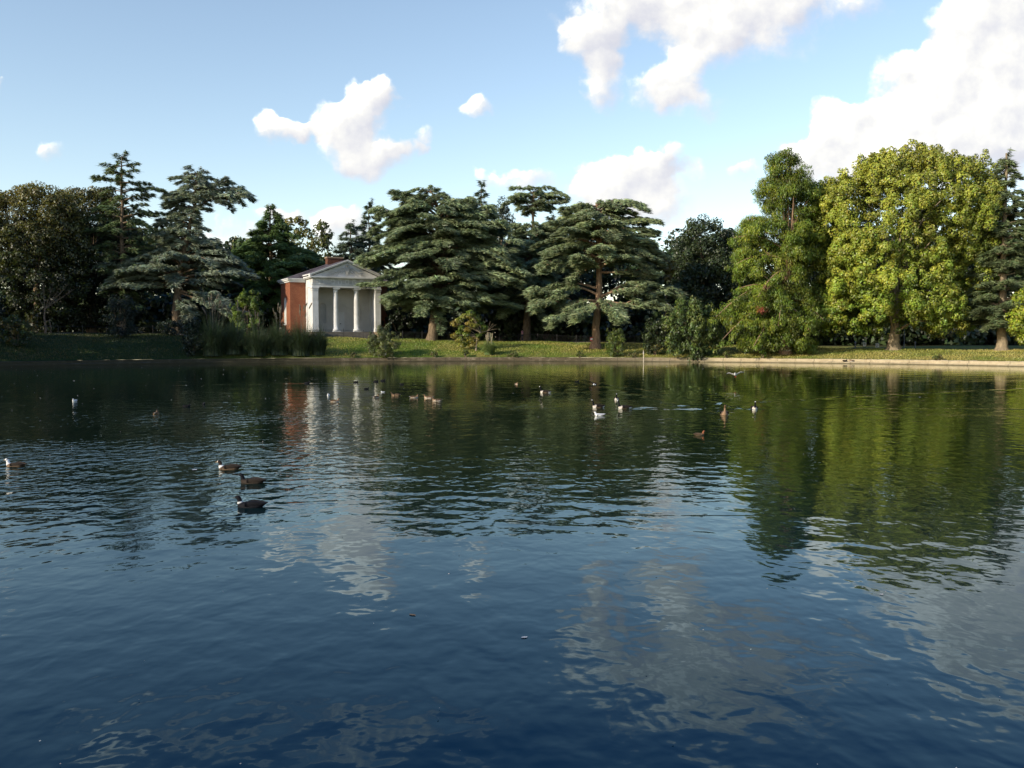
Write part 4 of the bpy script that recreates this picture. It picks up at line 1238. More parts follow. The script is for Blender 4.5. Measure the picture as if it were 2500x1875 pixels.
def arch_wall(mb, x0, x1, z0, z1, arches, y=0.0, nseg=14):
    """flat wall face (facing -y) with round-headed openings: (centre, width, sill, crown)"""
    arches = sorted(arches)
    cur = x0
    def quad(a, b_, c, d):
        mb.add([a, b_, c, d], faces=[(0, 1, 2, 3)])
    for (c, w, zb, zt) in arches:
        l, r = c - w / 2, c + w / 2
        quad((cur, y, z0), (l, y, z0), (l, y, z1), (cur, y, z1))
        if zb > z0:
            quad((l, y, z0), (r, y, z0), (r, y, zb), (l, y, zb))
        a = np.linspace(math.pi, 0, nseg + 1)
        ax_ = c + np.cos(a) * w / 2; az_ = zt - w / 2 + np.sin(a) * w / 2
        for i in range(nseg):
            quad((ax_[i], y, az_[i]), (ax_[i + 1], y, az_[i + 1]), (ax_[i + 1], y, z1), (ax_[i], y, z1))
        cur = r
    quad((cur, y, z0), (x1, y, z0), (x1, y, z1), (cur, y, z1))

def arch_path(w, zb, zt, n=14):
    a = np.linspace(math.pi, 0, n + 1)
    return [(-w / 2, zb)] + [(math.cos(t) * w / 2, zt - w / 2 + math.sin(t) * w / 2) for t in a] + [(w / 2, zb)]

def temple():
    Y = 122.0
    o_ = P(848.5, 810.0, Y)
    root = thing('temple', 'classical garden temple with white pillared portico and red brick body', 'temple', o_, R(28.0))
    HW, D = 4.82, 3.3            # half width and depth of the portico
    CH, EH = 6.02, 1.18          # columns and entablature
    BW, BD = 7.0, 5.2           # brick body
    GZ = -2.2                    # walls go down into the ground
    # floor slab of the portico
    MB().box(-HW - .15, HW + .15, -.25, D - .004, -.9, 0).build('portico_floor', M_STEP, root)
    st = MB()
    for i in range(5):
        st.box(-3.7, 3.7, -.25 - .34 * (i + 1), -.25 - .34 * i, -1.9, -.02 - .17 * (i + 1) + .0)
    st.build('steps', M_STEP, root)
    for s in (-1, 1):
        b_ = MB()
        b_.box(min(s * 3.72, s * 5.15), max(s * 3.72, s * 5.15), -1.9, -.26, -1.9, -.12)
        b_.box(min(s * 3.66, s * 5.21), max(s * 3.66, s * 5.21), -1.96, -.255, -.12, .0)
        b_.build('plinth_block', M_PLINTH, root)
    # columns
    for cx in (-1.47, 1.47):
        c = MB()
        prof_ = [(.47, 0), (.47, .16), (.50, .18), (.50, .30), (.43, .38), (.40, .42)]
        prof_ += [(.385 - .065 * (t ** 1.6), .42 + t * (CH - .42 - .62)) for t in np.linspace(0, 1, 9)]
        prof_ += [(.345, CH - .60), (.345, CH - .54), (.325, CH - .52), (.33, CH - .36), (.44, CH - .22)]
        c.lathe(prof_, cx, .5, 28)
        co = c.build('column', M_STONE, root, smooth=True)
        MB().box(cx - .47, cx + .47, .03, .97, CH - .22, CH - .003).build('capital', M_STONE, co)
        MB().box(cx - .52, cx + .52, -.02, 1.02, -.0, .12).build('column_base', M_STONE, co)
    # antae: pilasters and solid side walls
    for s in (-1, 1):
        p = MB()
        x0, x1 = sorted((s * (HW - .80), s * HW))
        p.box(x0, x1, 0, .9, 0, CH - .003)
        p.box(x0 - .07, x1 + .07, -.07, .97, 0, .42)
        p.box(x0 - .05, x1 + .05, -.05, .95, CH - .45, CH - .38)
        p.box(x0 - .09, x1 + .09, -.09, .99, CH - .20, CH - .004)
        p.build('pilaster', M_STONE, root)
        w_ = MB()
        x0, x1 = sorted((s * (HW - .45), s * (HW - .06)))
        w_.box(x0, x1, .902, D, -1.9, CH - .004)
        w_.box(min(x0, x1 - .5) if s > 0 else x0 - .06, x1 + .06 if s > 0 else x1 + .0, .97, D - .6, .0, .4)
        w_.build('portico_wall', M_STONE, root)
        q_ = MB(); x0, x1 = sorted((s * (HW - .5), s * (HW + .02)))
        q_.box(x0, x1, D - .62, D - .005, 0, CH - .006); q_.build('pilaster', M_STONE, root)
    # back wall with two niches and the door opening
    NZ0, NZ1, NW = 1.2, 4.05, 1.1
    bw = MB(); yb = D - .002
    arch_wall(bw, -HW + .46, HW - .46, 0, CH, [(-2.55, NW, NZ0, NZ1), (2.55, NW, NZ0, NZ1)], yb)
    bw.box(-HW + .46, -.95, yb - .05, yb - .003, 1.0, 1.1)
    bw.box(.95, HW - .46, yb - .05, yb - .003, 1.0, 1.1)
    bw.build('back_wall', M_STONE_IN, root)
    for s in (-1, 1):
        nm = MB(); a = np.linspace(0, math.pi, 13)
        x_ = s * 2.55 - np.cos(a) * NW / 2; y_ = yb + np.sin(a) * .38
        zc = NZ1 - NW / 2
        for i in range(12):
            nm.add([(x_[i], y_[i], NZ0), (x_[i + 1], y_[i + 1], NZ0), (x_[i + 1], y_[i + 1], zc), (x_[i], y_[i], zc)], faces=[(0, 1, 2, 3)])
            for k in range(6):
                t0, t1 = k / 6 * math.pi / 2, (k + 1) / 6 * math.pi / 2
                def hp(ix, t):
                    return (s * 2.55 - math.cos(a[ix]) * NW / 2 * math.cos(t), yb + math.sin(a[ix]) * .38 * math.cos(t), zc + NW / 2 * math.sin(t))
                nm.add([hp(i, t0), hp(i + 1, t0), hp(i + 1, t1), hp(i, t1)], faces=[(0, 1, 2, 3)])
        nm.add([(x, y, NZ0) for x, y in zip(x_, y_)], faces=[tuple(range(13))])
        nm.build('niche', M_STONE_IN, root, smooth=True)
    # ceiling of the portico
    MB().box(-HW + .3, HW - .3, .7, D, CH - .002, CH + .1).build('ceiling', M_STONE_IN, root)
    # door with pedimented surround
    ds = MB()
    ds.box(-.83, -.58, yb - .10, yb - .002, 0, 2.75); ds.box(.58, .83, yb - .10, yb - .002, 0, 2.75)
    ds.box(-.83, .83, yb - .10, yb - .002, 2.752, 3.0); ds.box(-.80, .80, yb - .06, yb - .003, 3.002, 3.30)
    ds.box(-1.2, 1.2, yb - .26, yb - .003, 3.302, 3.42)
    ds.prism_y([(-1.2, 3.424), (1.2, 3.424), (0, 4.02)], yb - .09, yb - .003)
    for s in (-1, 1):
        pts = [(s * 1.25, 3.424), (0, 4.06), (0, 3.95), (s * 1.02, 3.424)]
        if s > 0: pts = pts[::-1]
        ds.prism_y(pts, yb - .26, yb - .095)
    ds.build('door_surround', M_STONE_IN, root)
    dr = MB(); dr.box(-.58, .58, yb - .045, yb - .006, 0.01, 2.748)
    for (xa, xb, za, zb) in ((-.48, -.06, .2, 1.1), (.06, .48, .2, 1.1), (-.48, -.06, 1.3, 2.55), (.06, .48, 1.3, 2.55)):
        dr.box(xa, xb, yb - .065, yb - .046, za, zb)
    do = dr.build('door', M_DOOR, root)
    MB().lathe([(.02, 1.08), (.07, 1.11), (.085, 1.15), (.07, 1.19), (.02, 1.22)], 0.0, yb - .12, 10).build('knob', M_BLACK, do)
    # entablature
    e = MB()
    e.box(-HW - .02, HW + .02, -.02, .98, CH, CH + .34)
    e.box(-HW - .06, HW + .06, -.06, 1.0, CH + .342, CH + .42)
    e.box(-HW, HW, 0, .98, CH + .422, CH + EH - .002)
    for s in (-1, 1):
        x0, x1 = sorted((s * (HW - .8), s * (HW + .018)))
        e.box(x0, x1, .982, D, CH + .001, CH + EH - .003)
    eo = e.build('entablature', M_STONE, root)
    fz = MB()
    ntri = 10
    for i in range(ntri):
        x = -HW + .26 + i * (2 * HW - .52) / (ntri - 1)
        for k in (-1, 0, 1):
            fz.box(x + k * .16 - .055, x + k * .16 + .055, -.055, -.001, CH + .46, CH + EH - .06)
        fz.box(x - .25, x + .25, -.04, -.0015, CH + .30, CH + .34)
        if i < ntri - 1:
            xm = x + (2 * HW - .52) / (ntri - 1) / 2
            if i % 2 == 0:
                fz.lathe([(.0, 0)] * 1 + [(.18, 0), (.18, .04)], 0, 0, 12) if False else None
                a = np.linspace(0, 2 * math.pi, 13)[:-1]
                fz.prism_y([(xm + math.cos(t) * .19, CH + .78 + math.sin(t) * .19) for t in a], -.05, -.001)
                fz.prism_y([(xm + math.cos(t) * .08, CH + .78 + math.sin(t) * .08) for t in a], -.09, -.052)
            else:
                fz.prism_y([(xm - .06, CH + .52), (xm + .06, CH + .52), (xm + .17, CH + .86), (xm + .24, CH + 1.02), (xm + .1, CH + .95), (xm - .1, CH + .95), (xm - .24, CH + 1.02), (xm - .17, CH + .86)], -.055, -.001)
    fz.build('frieze', M_RELIEF, eo)
    # cornice and pediment
    CZ = CH + EH
    OV = .42
    cn = MB()
    cn.box(-HW - OV + .12, HW + OV - .12, -OV + .12, D + .3, CZ, CZ + .10)
    cn.box(-HW - OV, HW + OV, -OV, D + .3, CZ + .102, CZ + .26)
    cn.build('cornice', M_STONE, root)
    PH = 2.25
    pd = MB()
    pd.prism_y([(-HW - .02, CZ + .262), (HW + .02, CZ + .262), (0, CZ + .262 + PH - .28)], .02, .3)
    po = pd.build('pediment', M_STONE, root)
    rk = MB()
    for s in (-1, 1):
        xo = HW + OV
        for (t0, t1, y0) in ((.0, .17, -.28), (.172, .33, -OV)):
            za = CZ + .262
            pts = [(s * xo, za + t0 - .02), (s * xo, za + t1 - .02), (0, za + PH - .22 + t1), (0, za + PH - .22 + t0)]
            if s < 0: pts = pts[::-1]
            rk.prism_y(pts[::-1], y0, D + 2.2 if t0 > .1 else .35)
    rk.build('raking_cornice', M_STONE, po)
    # carved shield and scrolls
    cr = MB(); zc = CZ + .262 + .92
    sh = [(-.36, .50), (-.40, .1), (-.30, -.35), (0, -.68), (.30, -.35), (.40, .1), (.36, .50), (.15, .42), (0, .55), (-.15, .42)]
    cr.prism_y([(x, zc + z) for x, z in sh], -.10, .018)
    cr.prism_y([(x * .62, zc + z * .66) for x, z in sh], -.15, -.102)
    cr.lathe([(.05, zc + .52), (.20, zc + .58), (.26, zc + .68), (.14, zc + .74), (.03, zc + .76)], 0, .0, 10)
    for s in (-1, 1):
        for k in range(3):
            t = np.linspace(0, 1, 16)
            x = s * (.42 + t * (2.1 - .45 * k)); z = zc + .25 - .30 * k * .6 - t * .72 + .12 * np.sin(t * 9 + k * 1.4)
            cr.tube(np.column_stack([x, np.full(16, .0), z]), .055 - .035 * t, 6)
        for k in range(9):
            xx = s * (.5 + .2 * k); zz = zc + .15 - .085 * k + .08 * math.sin(k * 2.3)
            a = np.linspace(0, 2 * math.pi, 9)[:-1]
            cr.prism_y([(xx + math.cos(t) * .11, zz + math.sin(t) * .07) for t in a], -.06, .018)
    cr.build('carving', M_RELIEF, po)
    # brick body
    bz1 = CZ - .42
    b_ = MB()
    y0, y1 = D + .03, D + .03 + BD
    def q4(*v): b_.add(list(v), faces=[(0, 1, 2, 3)])
    q4((-BW, y0, GZ), (-HW + .08, y0, GZ), (-HW + .08, y0, bz1), (-BW, y0, bz1))
    q4((HW - .08, y0, GZ), (BW, y0, GZ), (BW, y0, bz1), (HW - .08, y0, bz1))
    q4((BW, y0, GZ), (BW, y1, GZ), (BW, y1, bz1), (BW, y0, bz1))
    q4((BW, y1, GZ), (-BW, y1, GZ), (-BW, y1, bz1), (BW, y1, bz1))
    # left side wall with a round-headed window opening (drawn flat, then stood up)
    sw = MB()
    WC, WW, WZ0, WZ1 = BD * .44, 1.45, 1.1, 4.85
    arch_wall(sw, 0, BD, GZ, bz1, [(WC, WW, WZ0, WZ1)], 0)
    vs = np.concatenate(sw.v)     # x along wall from the back corner to the front one
    vs2 = np.column_stack([np.full(len(vs), -BW) + vs[:, 1], y1 - vs[:, 0], vs[:, 2]])
    b_.add(vs2, faces=sw.f)
    # reveal of the window
    ap = arch_path(WW, WZ0, WZ1)
    for i in range(len(ap)):
        j = (i + 1) % len(ap)
        (xa, za), (xb, zb) = ap[i], ap[j]
        q4((-BW, y1 - WC - xa, za), (-BW, y1 - WC - xb, zb), (-BW + .22, y1 - WC - xb, zb), (-BW + .22, y1 - WC - xa, za))
    b_.build('brick_wall', M_BRICK, root)
    wf = MB()
    outer, inner_ = arch_path(WW, WZ0, WZ1), arch_path(WW - .22, WZ0 + .13, WZ1 - .11)
    for i in range(len(outer)):
        j = (i + 1) % len(outer)
        o0, o1, i0, i1 = outer[i], outer[j], inner_[i], inner_[j]
        for (xx, flip) in ((-BW + .06, 0),):
            wf.add([(xx, y1 - WC - o0[0], o0[1]), (xx, y1 - WC - o1[0], o1[1]), (xx, y1 - WC - i1[0], i1[1]), (xx, y1 - WC - i0[0], i0[1])], faces=[(0, 1, 2, 3)])
            wf.add([(xx, y1 - WC - i0[0], i0[1]), (xx, y1 - WC - i1[0], i1[1]), (xx + .08, y1 - WC - i1[0], i1[1]), (xx + .08, y1 - WC - i0[0], i0[1])], faces=[(0, 1, 2, 3)])
    for t in (-.25, .25):
        wf.box(-BW + .075, -BW + .105, y1 - WC + t - .03, y1 - WC + t + .03, WZ0 + .1, WZ1 - .25)
    for zb in np.arange(WZ0 + .55, WZ1 - .3, .5):
        wf.box(-BW + .08, -BW + .11, y1 - WC - WW / 2 + .1, y1 - WC + WW / 2 - .1, zb - .025, zb + .025)
    wo_ = wf.build('window', M_WHITE, root)
    pn = MB(); pn.add([(-BW + .13, y1 - WC - x, z) for x, z in arch_path(WW - .2, WZ0 + .1, WZ1 - .1)], faces=[tuple(range(len(ap)))])
    pn.build('pane', M_WHITE, wo_)
    MB().box(-BW - .10, -BW + .05, y1 - WC - WW / 2 - .12, y1 - WC + WW / 2 + .12, WZ0 - .16, WZ0 - .003).build('sill', M_WHITE, wo_)
    # eaves cornice of the body
    ec = MB()
    ec.box(-BW - .14, BW + .14, y0 - .14, y1 + .14, bz1 - .001, bz1 + .20)
    ec.box(-BW - .30, BW + .30, y0 - .30, y1 + .30, bz1 + .202, bz1 + .40)
    ec.box(-BW - .40, BW + .40, y0 - .40, y1 + .40, bz1 + .402, bz1 + .52)
    ec.build('eaves_cornice', M_STONE, root)
    # pyramid slate roof, and the portico's own roof
    rf = MB(); zr = bz1 + .524
    x0, x1, ya, yb2 = -BW - .36, BW + .36, y0 - .36, y1 + .36
    ap_ = (0, (ya + yb2) / 2, zr + 2.75)
    rf.add([(x0, ya, zr), (x1, ya, zr), (x1, yb2, zr), (x0, yb2, zr), ap_], faces=[(0, 1, 4), (1, 2, 4), (2, 3, 4), (3, 0, 4)])
    for s in (-1, 1):
        xo = HW + OV
        za = CZ + .262 + .33
        pts = [(s * xo, za - .016), (0, za + PH - .216), (0, za + PH - .19), (s * xo, za + .01)]
        if s > 0: pts = pts[::-1]
        rf.prism_y(pts, -OV + .03, D + 2.6)
    ro = rf.build('roof', M_SLATE, root)
    ch = MB(); yc = (ya + yb2) / 2   # shade on the stack is mixed into its brick colour
    ch.box(-1.12, 1.12, yc - .55, yc + .55, zr + 1.2, zr + 3.15)
    co = ch.build('chimney', M_BRICK_SHADE, ro)
    MB().box(-1.22, 1.22, yc - .65, yc + .65, zr + 3.152, zr + 3.36).build('chimney_cap', M_PLINTH, co)
temple()

# ------------------------------------------------------------------ fence, signs and other small things
def fence(name, label, d, p0, p1, step, h, pickets=True):
    """iron railing that follows the bank at distance d from the pond"""
    a = np.linspace(R(10), R(170), 6000)
    nx2, ny2 = np.cos(a) / EA, np.sin(a) / EB
    k = np.hypot(nx2, ny2)
    X = EA * np.cos(a) + nx2 / k * d; Yq = EB * np.sin(a) + ny2 / k * d + EC
    pxs = X / Yq * FPX + 1250
    sel = (pxs > p0) & (pxs < p1)
    X, Yq = X[sel][::-1], Yq[sel][::-1]
    s = np.concatenate([[0], np.cumsum(np.hypot(np.diff(X), np.diff(Yq)))])
    o = thing(name, label, 'fence', (X[0], Yq[0], float(ground_z(X[0], Yq[0]))), group='iron railings along the bank')
    base = np.array([X[0], Yq[0], float(ground_z(X[0], Yq[0]))])
    n_ = int(s[-1] / step) + 1
    def pt(q, z):
        x, y = np.interp(q, s, X), np.interp(q, s, Yq)
        return np.array([x, y, float(ground_z(x, y)) + z]) - base
    for i in range(n_):
        q = i * step
        m_ = MB(); m_.tube([pt(q, -.2), pt(q, h * .5), pt(q, h + .05)], .032, 6); m_.lathe([(.03, h + .05), (.05, h + .09), (.03, h + .14)], *pt(q, 0)[:2], 6)
        m_.v[-1][:, 2] += pt(q, 0)[2]
        m_.build('post', M_BLACK, o)
    rl = MB()
    qs = np.arange(0, s[-1], .9)
    for z in (h * .18, h * .94):
        rl.tube(np.array([pt(q, z) for q in qs]), .016, 4)
    rl.build('rail', M_BLACK, o)
    if pickets:
        pk = MB()
        for q in np.arange(0, s[-1], .14):
            pk.tube([pt(q, h * .1), pt(q, h)], .008, 4)
        pk.build('pickets', M_BLACK, o)
fence('iron_fence', 'low black iron railing along the path in front of the temple and the cedars', 14.6, 690, 1690, 2.62, 1.0)
fence('iron_fence', 'low dark iron railing in the shade of the left bank', 14.6, 20, 470, 2.62, .9, False)

# pale post standing in the water
pp = W(1571, 884.5)
po = thing('wooden_post', 'thin pale post standing in the water at the kerb', 'post', (pp[0], pp[1], 0))
M_POST = noisy_mat('bleached wood', (.45, .38, .28), (.6, .52, .4), 8, 4, .85, .01, .2)
pm = MB(); pm.tube([(0, 0, -.6), (.01, 0, .6), (-.01, 0, 1.28), (-.01, 0, 1.36)], [.055, .052, .05, .03], 8); pm.build('shaft', M_POST, po)
MB().tube([(-.01, 0, 1.02), (-.01, 0, 1.10)], .062, 8).build('band', M_WHITE, po)

# sign on the cedar trunk
cb_ = on_ground(1453, 112)
sg = thing('tree_sign', 'small red and white notice fixed to the wide cedar trunk', 'sign', (P(1443.5, 828, 111.4)[0], 111.35, P(0, 828, 111.4)[2]))
M_RED = noisy_mat('red sign paint', (.5, .05, .05), (.6, .08, .07), 5, 3, .5, .002, .3)
a_ = MB(); a_.box(-.16, .16, -.02, .02, -.24, .24); a_.build('board', M_WHITE, sg)
a_ = MB(); a_.box(-.16, .16, -.026, -.021, -.24, -.10); a_.box(-.16, .16, -.026, -.021, .12, .24); a_.box(-.16, -.10, -.026, -.021, -.099, .119); a_.build('border', M_RED, sg)

def notice(label, px, py, Y, w, h):
    b0 = P(px, py, Y); g = float(ground_z(b0[0], Y))
    t = thing('notice_board', label, 'sign', (b0[0], Y, g), group='white notices on the fence at right')
    zc = b0[2] - g
    bd = MB(); bd.box(-w / 2, w / 2, -.02, .02, zc - h / 2, zc + h / 2); bd.build('board', M_WHITE, t)
    tx = MB()
    for k in range(4):
        tx.box(-w * .36, w * (.1 + .08 * (k % 3)), -.024, -.021, zc + h * (.28 - .17 * k) - .02, zc + h * (.28 - .17 * k) + .02)
    tx.build('print', M_BLACK, t)
    pl = MB()
    for s in (-1, 1):
        pl.tube([(s * w * .4, .05, -.2), (s * w * .4, .05, zc + h / 2 + .02)], .03, 6)
    pl.build('post', M_BLACK, t)
notice('left white notice hung in the shade under the plane tree', 2111, 840.5, 116, .42, .52)
notice('right white notice with dark print, next to the plane trunk', 2142, 843, 116, .46, .52)

lp = on_ground(2207, 116.5)
lt = thing('lamp_post', 'slim grey lamp post in the shade right of the plane trunk', 'lamp post', lp)
M_GREYP = noisy_mat('grey metal', (.10, .11, .12), (.16, .17, .18), 6, 3, .5, .003, .4)
q_ = MB(); q_.tube([(0, 0, -.2), (0, 0, .5), (0, 0, .55), (0, 0, 3.4)], [.10, .09, .055, .045], 8); q_.build('pole', M_GREYP, lt)
q_ = MB(); q_.lathe([(.06, 3.4), (.16, 3.5), (.2, 3.85), (.08, 4.0), (.03, 4.1)], 0, 0, 8); q_.build('lantern', M_GREYP, lt)

# low bollards by the path at right
for (px, lb) in ((2234, 'short grey bollard right of the lamp post'), (2088, 'short dark bollard left of the white notices')):
    b0 = on_ground(px, 115)
    t = thing('bollard', lb, 'bollard', b0, group='bollards by the right path')
    q_ = MB(); q_.lathe([(.09, -.2), (.09, .7), (.12, .72), (.12, .78), (.07, .88), (.02, .9)], 0, 0, 10); q_.build('shaft', M_GREYP, t)

# ------------------------------------------------------------------ person walking on the path, far off
def person():
    base = on_ground(1275, 124.5)
    base[2] = float(ground_z(base[0], 124.5))
    root = thing('person', 'distant person in pink top and dark trousers beside the flat topped cedar trunk', 'person', base, R(60))
    def skin(name, pts, edges, rad, m_, root_i=0):
        me = bpy.data.meshes.new(name); me.from_pydata(pts, edges, [])
        o = bpy.data.objects.new(name, me); COL.objects.link(o); o.parent = root
        mo = o.modifiers.new('skin', 'SKIN'); sv = me.skin_vertices[0].data
        for i, r_ in enumerate(rad): sv[i].radius = (r_, r_) if not isinstance(r_, tuple) else r_
        sv[root_i].use_root = True
        su = o.modifiers.new('sub', 'SUBSURF'); su.levels = 1; su.render_levels = 1
        me.materials.append(m_)
        return o
    M_SKIN = noisy_mat('skin', (.42, .26, .19), (.48, .31, .23), 8, 3, .6, .002, .3)
    M_PINK = noisy_mat('pink cloth', (.55, .22, .26), (.65, .30, .33), 12, 4, .9, .004, .1)
    M_TROU = noisy_mat('dark cloth', (.03, .03, .045), (.05, .05, .07), 12, 4, .9, .004, .1)
    M_HAIR = noisy_mat('dark hair', (.025, .018, .012), (.05, .035, .025), 30, 4, .6, .004, .3)
    P_ = [(0, 0, .92), (0, 0, 1.1), (0, 0, 1.32), (0, 0, 1.46), (0, .01, 1.54), (0, .02, 1.62), (0, .025, 1.70),
          (.17, 0, 1.40), (.21, .02, 1.14), (.22, .12, .92), (-.17, 0, 1.40), (-.21, -.02, 1.14), (-.22, .06, .92),
          (.09, 0, .88), (.10, .10, .48), (.10, .06, .08), (.10, .18, .04), (-.09, 0, .88), (-.10, -.06, .50), (-.10, -.20, .12), (-.10, -.10, .04)]
    E_ = [(0, 1), (1, 2), (2, 3), (3, 4), (4, 5), (5, 6), (2, 7), (7, 8), (8, 9), (2, 10), (10, 11), (11, 12), (0, 13), (13, 14), (14, 15), (15, 16), (0, 17), (17, 18), (18, 19), (19, 20)]
    Rr = [.13, .12, .14, .055, .06, .085, .07, .055, .042, .032, .055, .042, .032, .085, .06, .042, .035, .085, .06, .042, .035]
    skin('body', P_, E_, Rr, M_SKIN)
    skin('top', [(0, 0, .98), (0, 0, 1.12), (0, 0, 1.34), (.17, 0, 1.41), (.21, .02, 1.15), (-.17, 0, 1.41), (-.21, -.02, 1.15)], [(0, 1), (1, 2), (2, 3), (3, 4), (2, 5), (5, 6)], [.15, .14, .155, .07, .055, .07, .055], M_PINK)
    skin('trousers', [(0, 0, .95), (.09, 0, .88), (.10, .10, .48), (.10, .06, .12), (-.09, 0, .88), (-.10, -.06, .5), (-.10, -.19, .16)], [(0, 1), (1, 2), (2, 3), (0, 4), (4, 5), (5, 6)], [.145, .10, .075, .06, .10, .075, .06], M_TROU)
    h = MB(); h.lathe([(.02, 1.52), (.095, 1.58), (.105, 1.68), (.085, 1.76), (.03, 1.79)], 0, -.005, 10); h.build('hair', M_HAIR, root, smooth=True)
person()

# ------------------------------------------------------------------ birds
M_FEATHER = tint_mat('feathers', .75, .12, 60)
M_BILL = noisy_mat('bill horn', (.25, .14, .03), (.35, .2, .05), 30, 3, .5, .001, .4)
M_BILLD = noisy_mat('dark bill', (.03, .03, .03), (.06, .06, .05), 30, 3, .5, .001, .4)

DUCK = [(-.275, .105, .004, .004), (-.25, .098, .028, .010), (-.20, .082, .060, .030), (-.12, .055, .095, .072), (-.03, .038, .112, .092), (.06, .036, .106, .092), (.125, .046, .085, .084),
        (.165, .075, .056, .064), (.182, .115, .040, .044), (.188, .150, .033, .036), (.200, .182, .034, .036), (.222, .196, .031, .033), (.245, .196, .022, .024), (.258, .194, .012, .012)]
GOOSE = [(-.42, .135, .004, .004), (-.38, .128, .04, .014), (-.30, .108, .085, .05), (-.18, .075, .135, .105), (-.04, .055, .155, .13), (.09, .055, .145, .13), (.18, .08, .11, .11),
         (.225, .13, .065, .07), (.245, .20, .042, .044), (.255, .27, .034, .035), (.265, .34, .031, .032), (.285, .39, .036, .038), (.315, .405, .032, .033), (.34, .40, .018, .02), (.352, .397, .012, .012)]
GULL = [(-.26, .11, .003, .003), (-.22, .105, .03, .008), (-.15, .085, .055, .032), (-.07, .06, .078, .06), (.01, .05, .085, .07), (.07, .06, .072, .066), (.105, .088, .05, .052), (.122, .122, .036, .038),
        (.135, .150, .034, .036), (.155, .160, .029, .030), (.172, .158, .018, .018), (.182, .156, .009, .009)]
COOT = [(-.19, .06, .004, .004), (-.17, .065, .03, .018), (-.11, .055, .07, .055), (-.03, .04, .088, .08), (.05, .04, .08, .08), (.095, .062, .055, .06), (.115, .10, .034, .036), (.122, .13, .032, .034),
        (.138, .148, .031, .032), (.158, .148, .022, .023), (.168, .146, .01, .01)]

def bird_body(prof, colf, n=14):
    prof = np.array(prof)
    # refine along the spine
    t = np.arange(len(prof)); tt = np.linspace(0, len(prof) - 1, len(prof) * 2 - 1)
    pr = np.column_stack([np.interp(tt, t, prof[:, k]) for k in range(4)])
    c = pr[:, :2]
    T = np.gradient(c, axis=0); T /= np.linalg.norm(T, axis=1)[:, None]
    N = np.column_stack([-T[:, 1], T[:, 0]])
    a = np.linspace(0, 2 * math.pi, n, endpoint=False)
    V_ = np.empty((len(pr), n, 3)); Cc = np.empty((len(pr), n, 3))
    for i in range(len(pr)):
        V_[i, :, 0] = c[i, 0] + N[i, 0] * np.sin(a) * pr[i, 3]
        V_[i, :, 1] = np.cos(a) * pr[i, 2]
        V_[i, :, 2] = c[i, 1] + N[i, 1] * np.sin(a) * pr[i, 3]
        for j in range(n):
            Cc[i, j] = colf(tt[i] / (len(prof) - 1), V_[i, j])
    mb = MB(); m_ = len(pr)
    i = np.arange(m_ - 1)[:, None]; j = np.arange(n)[None]; k = (j + 1) % n
    q = np.stack([i * n + j, i * n + k, (i + 1) * n + k, (i + 1) * n + j], -1).reshape(-1, 4)
    mb.add(V_.reshape(-1, 3), quads=q, faces=[tuple(range(n - 1, -1, -1)), tuple((m_ - 1) * n + x for x in range(n))], col=Cc.reshape(-1, 3))
    return mb

def wing_mesh(L, hgt, thick, x, y, z, col, tipcol, side):
    """folded wing lying along the flank"""
    mb = MB(); n, m_ = 12, 7
    V_ = []; Cc = []
    for i in range(m_):
        t = i / (m_ - 1)
        xx = x + L * (.5 - t)
        hh = hgt * (math.sin(min(1, .12 + t * .95) * math.pi) ** .6) * (1 - .55 * t) + .002
        zz = z + .25 * hgt * t
        for j in range(n):
            a = 2 * math.pi * j / n
            V_.append((xx, side * (y * (1 - .55 * t ** 2) + math.cos(a) * thick * (1 - .6 * t)), zz + math.sin(a) * hh))
            f = max(0, (t - .6) / .4)
            Cc.append(np.array(col) * (1 - f) + np.array(tipcol) * f)
    i = np.arange(m_ - 1)[:, None]; j = np.arange(n)[None]; k = (j + 1) % n
    q = np.stack([i * n + j, i * n + k, (i + 1) * n + k, (i + 1) * n + j], -1).reshape(-1, 4)
    mb.add(np.array(V_), quads=q, faces=[tuple(range(n)), tuple((m_ - 1) * n + x_ for x_ in range(n))], col=np.array(Cc))
    return mb

def bill_mesh(x, z, L, w, h):
    mb = MB()
    mb.add([(x, -w, z + h), (x, w, z + h), (x, w, z - h), (x, -w, z - h), (x + L, -w * .8, z - h * .3), (x + L, w * .8, z - h * .3), (x + L, w * .7, z - h), (x + L, -w * .7, z - h)],
           faces=[(3, 2, 1, 0), (4, 5, 6, 7), (0, 1, 5, 4), (1, 2, 6, 5), (2, 3, 7, 6), (3, 0, 4, 7)])
    return mb

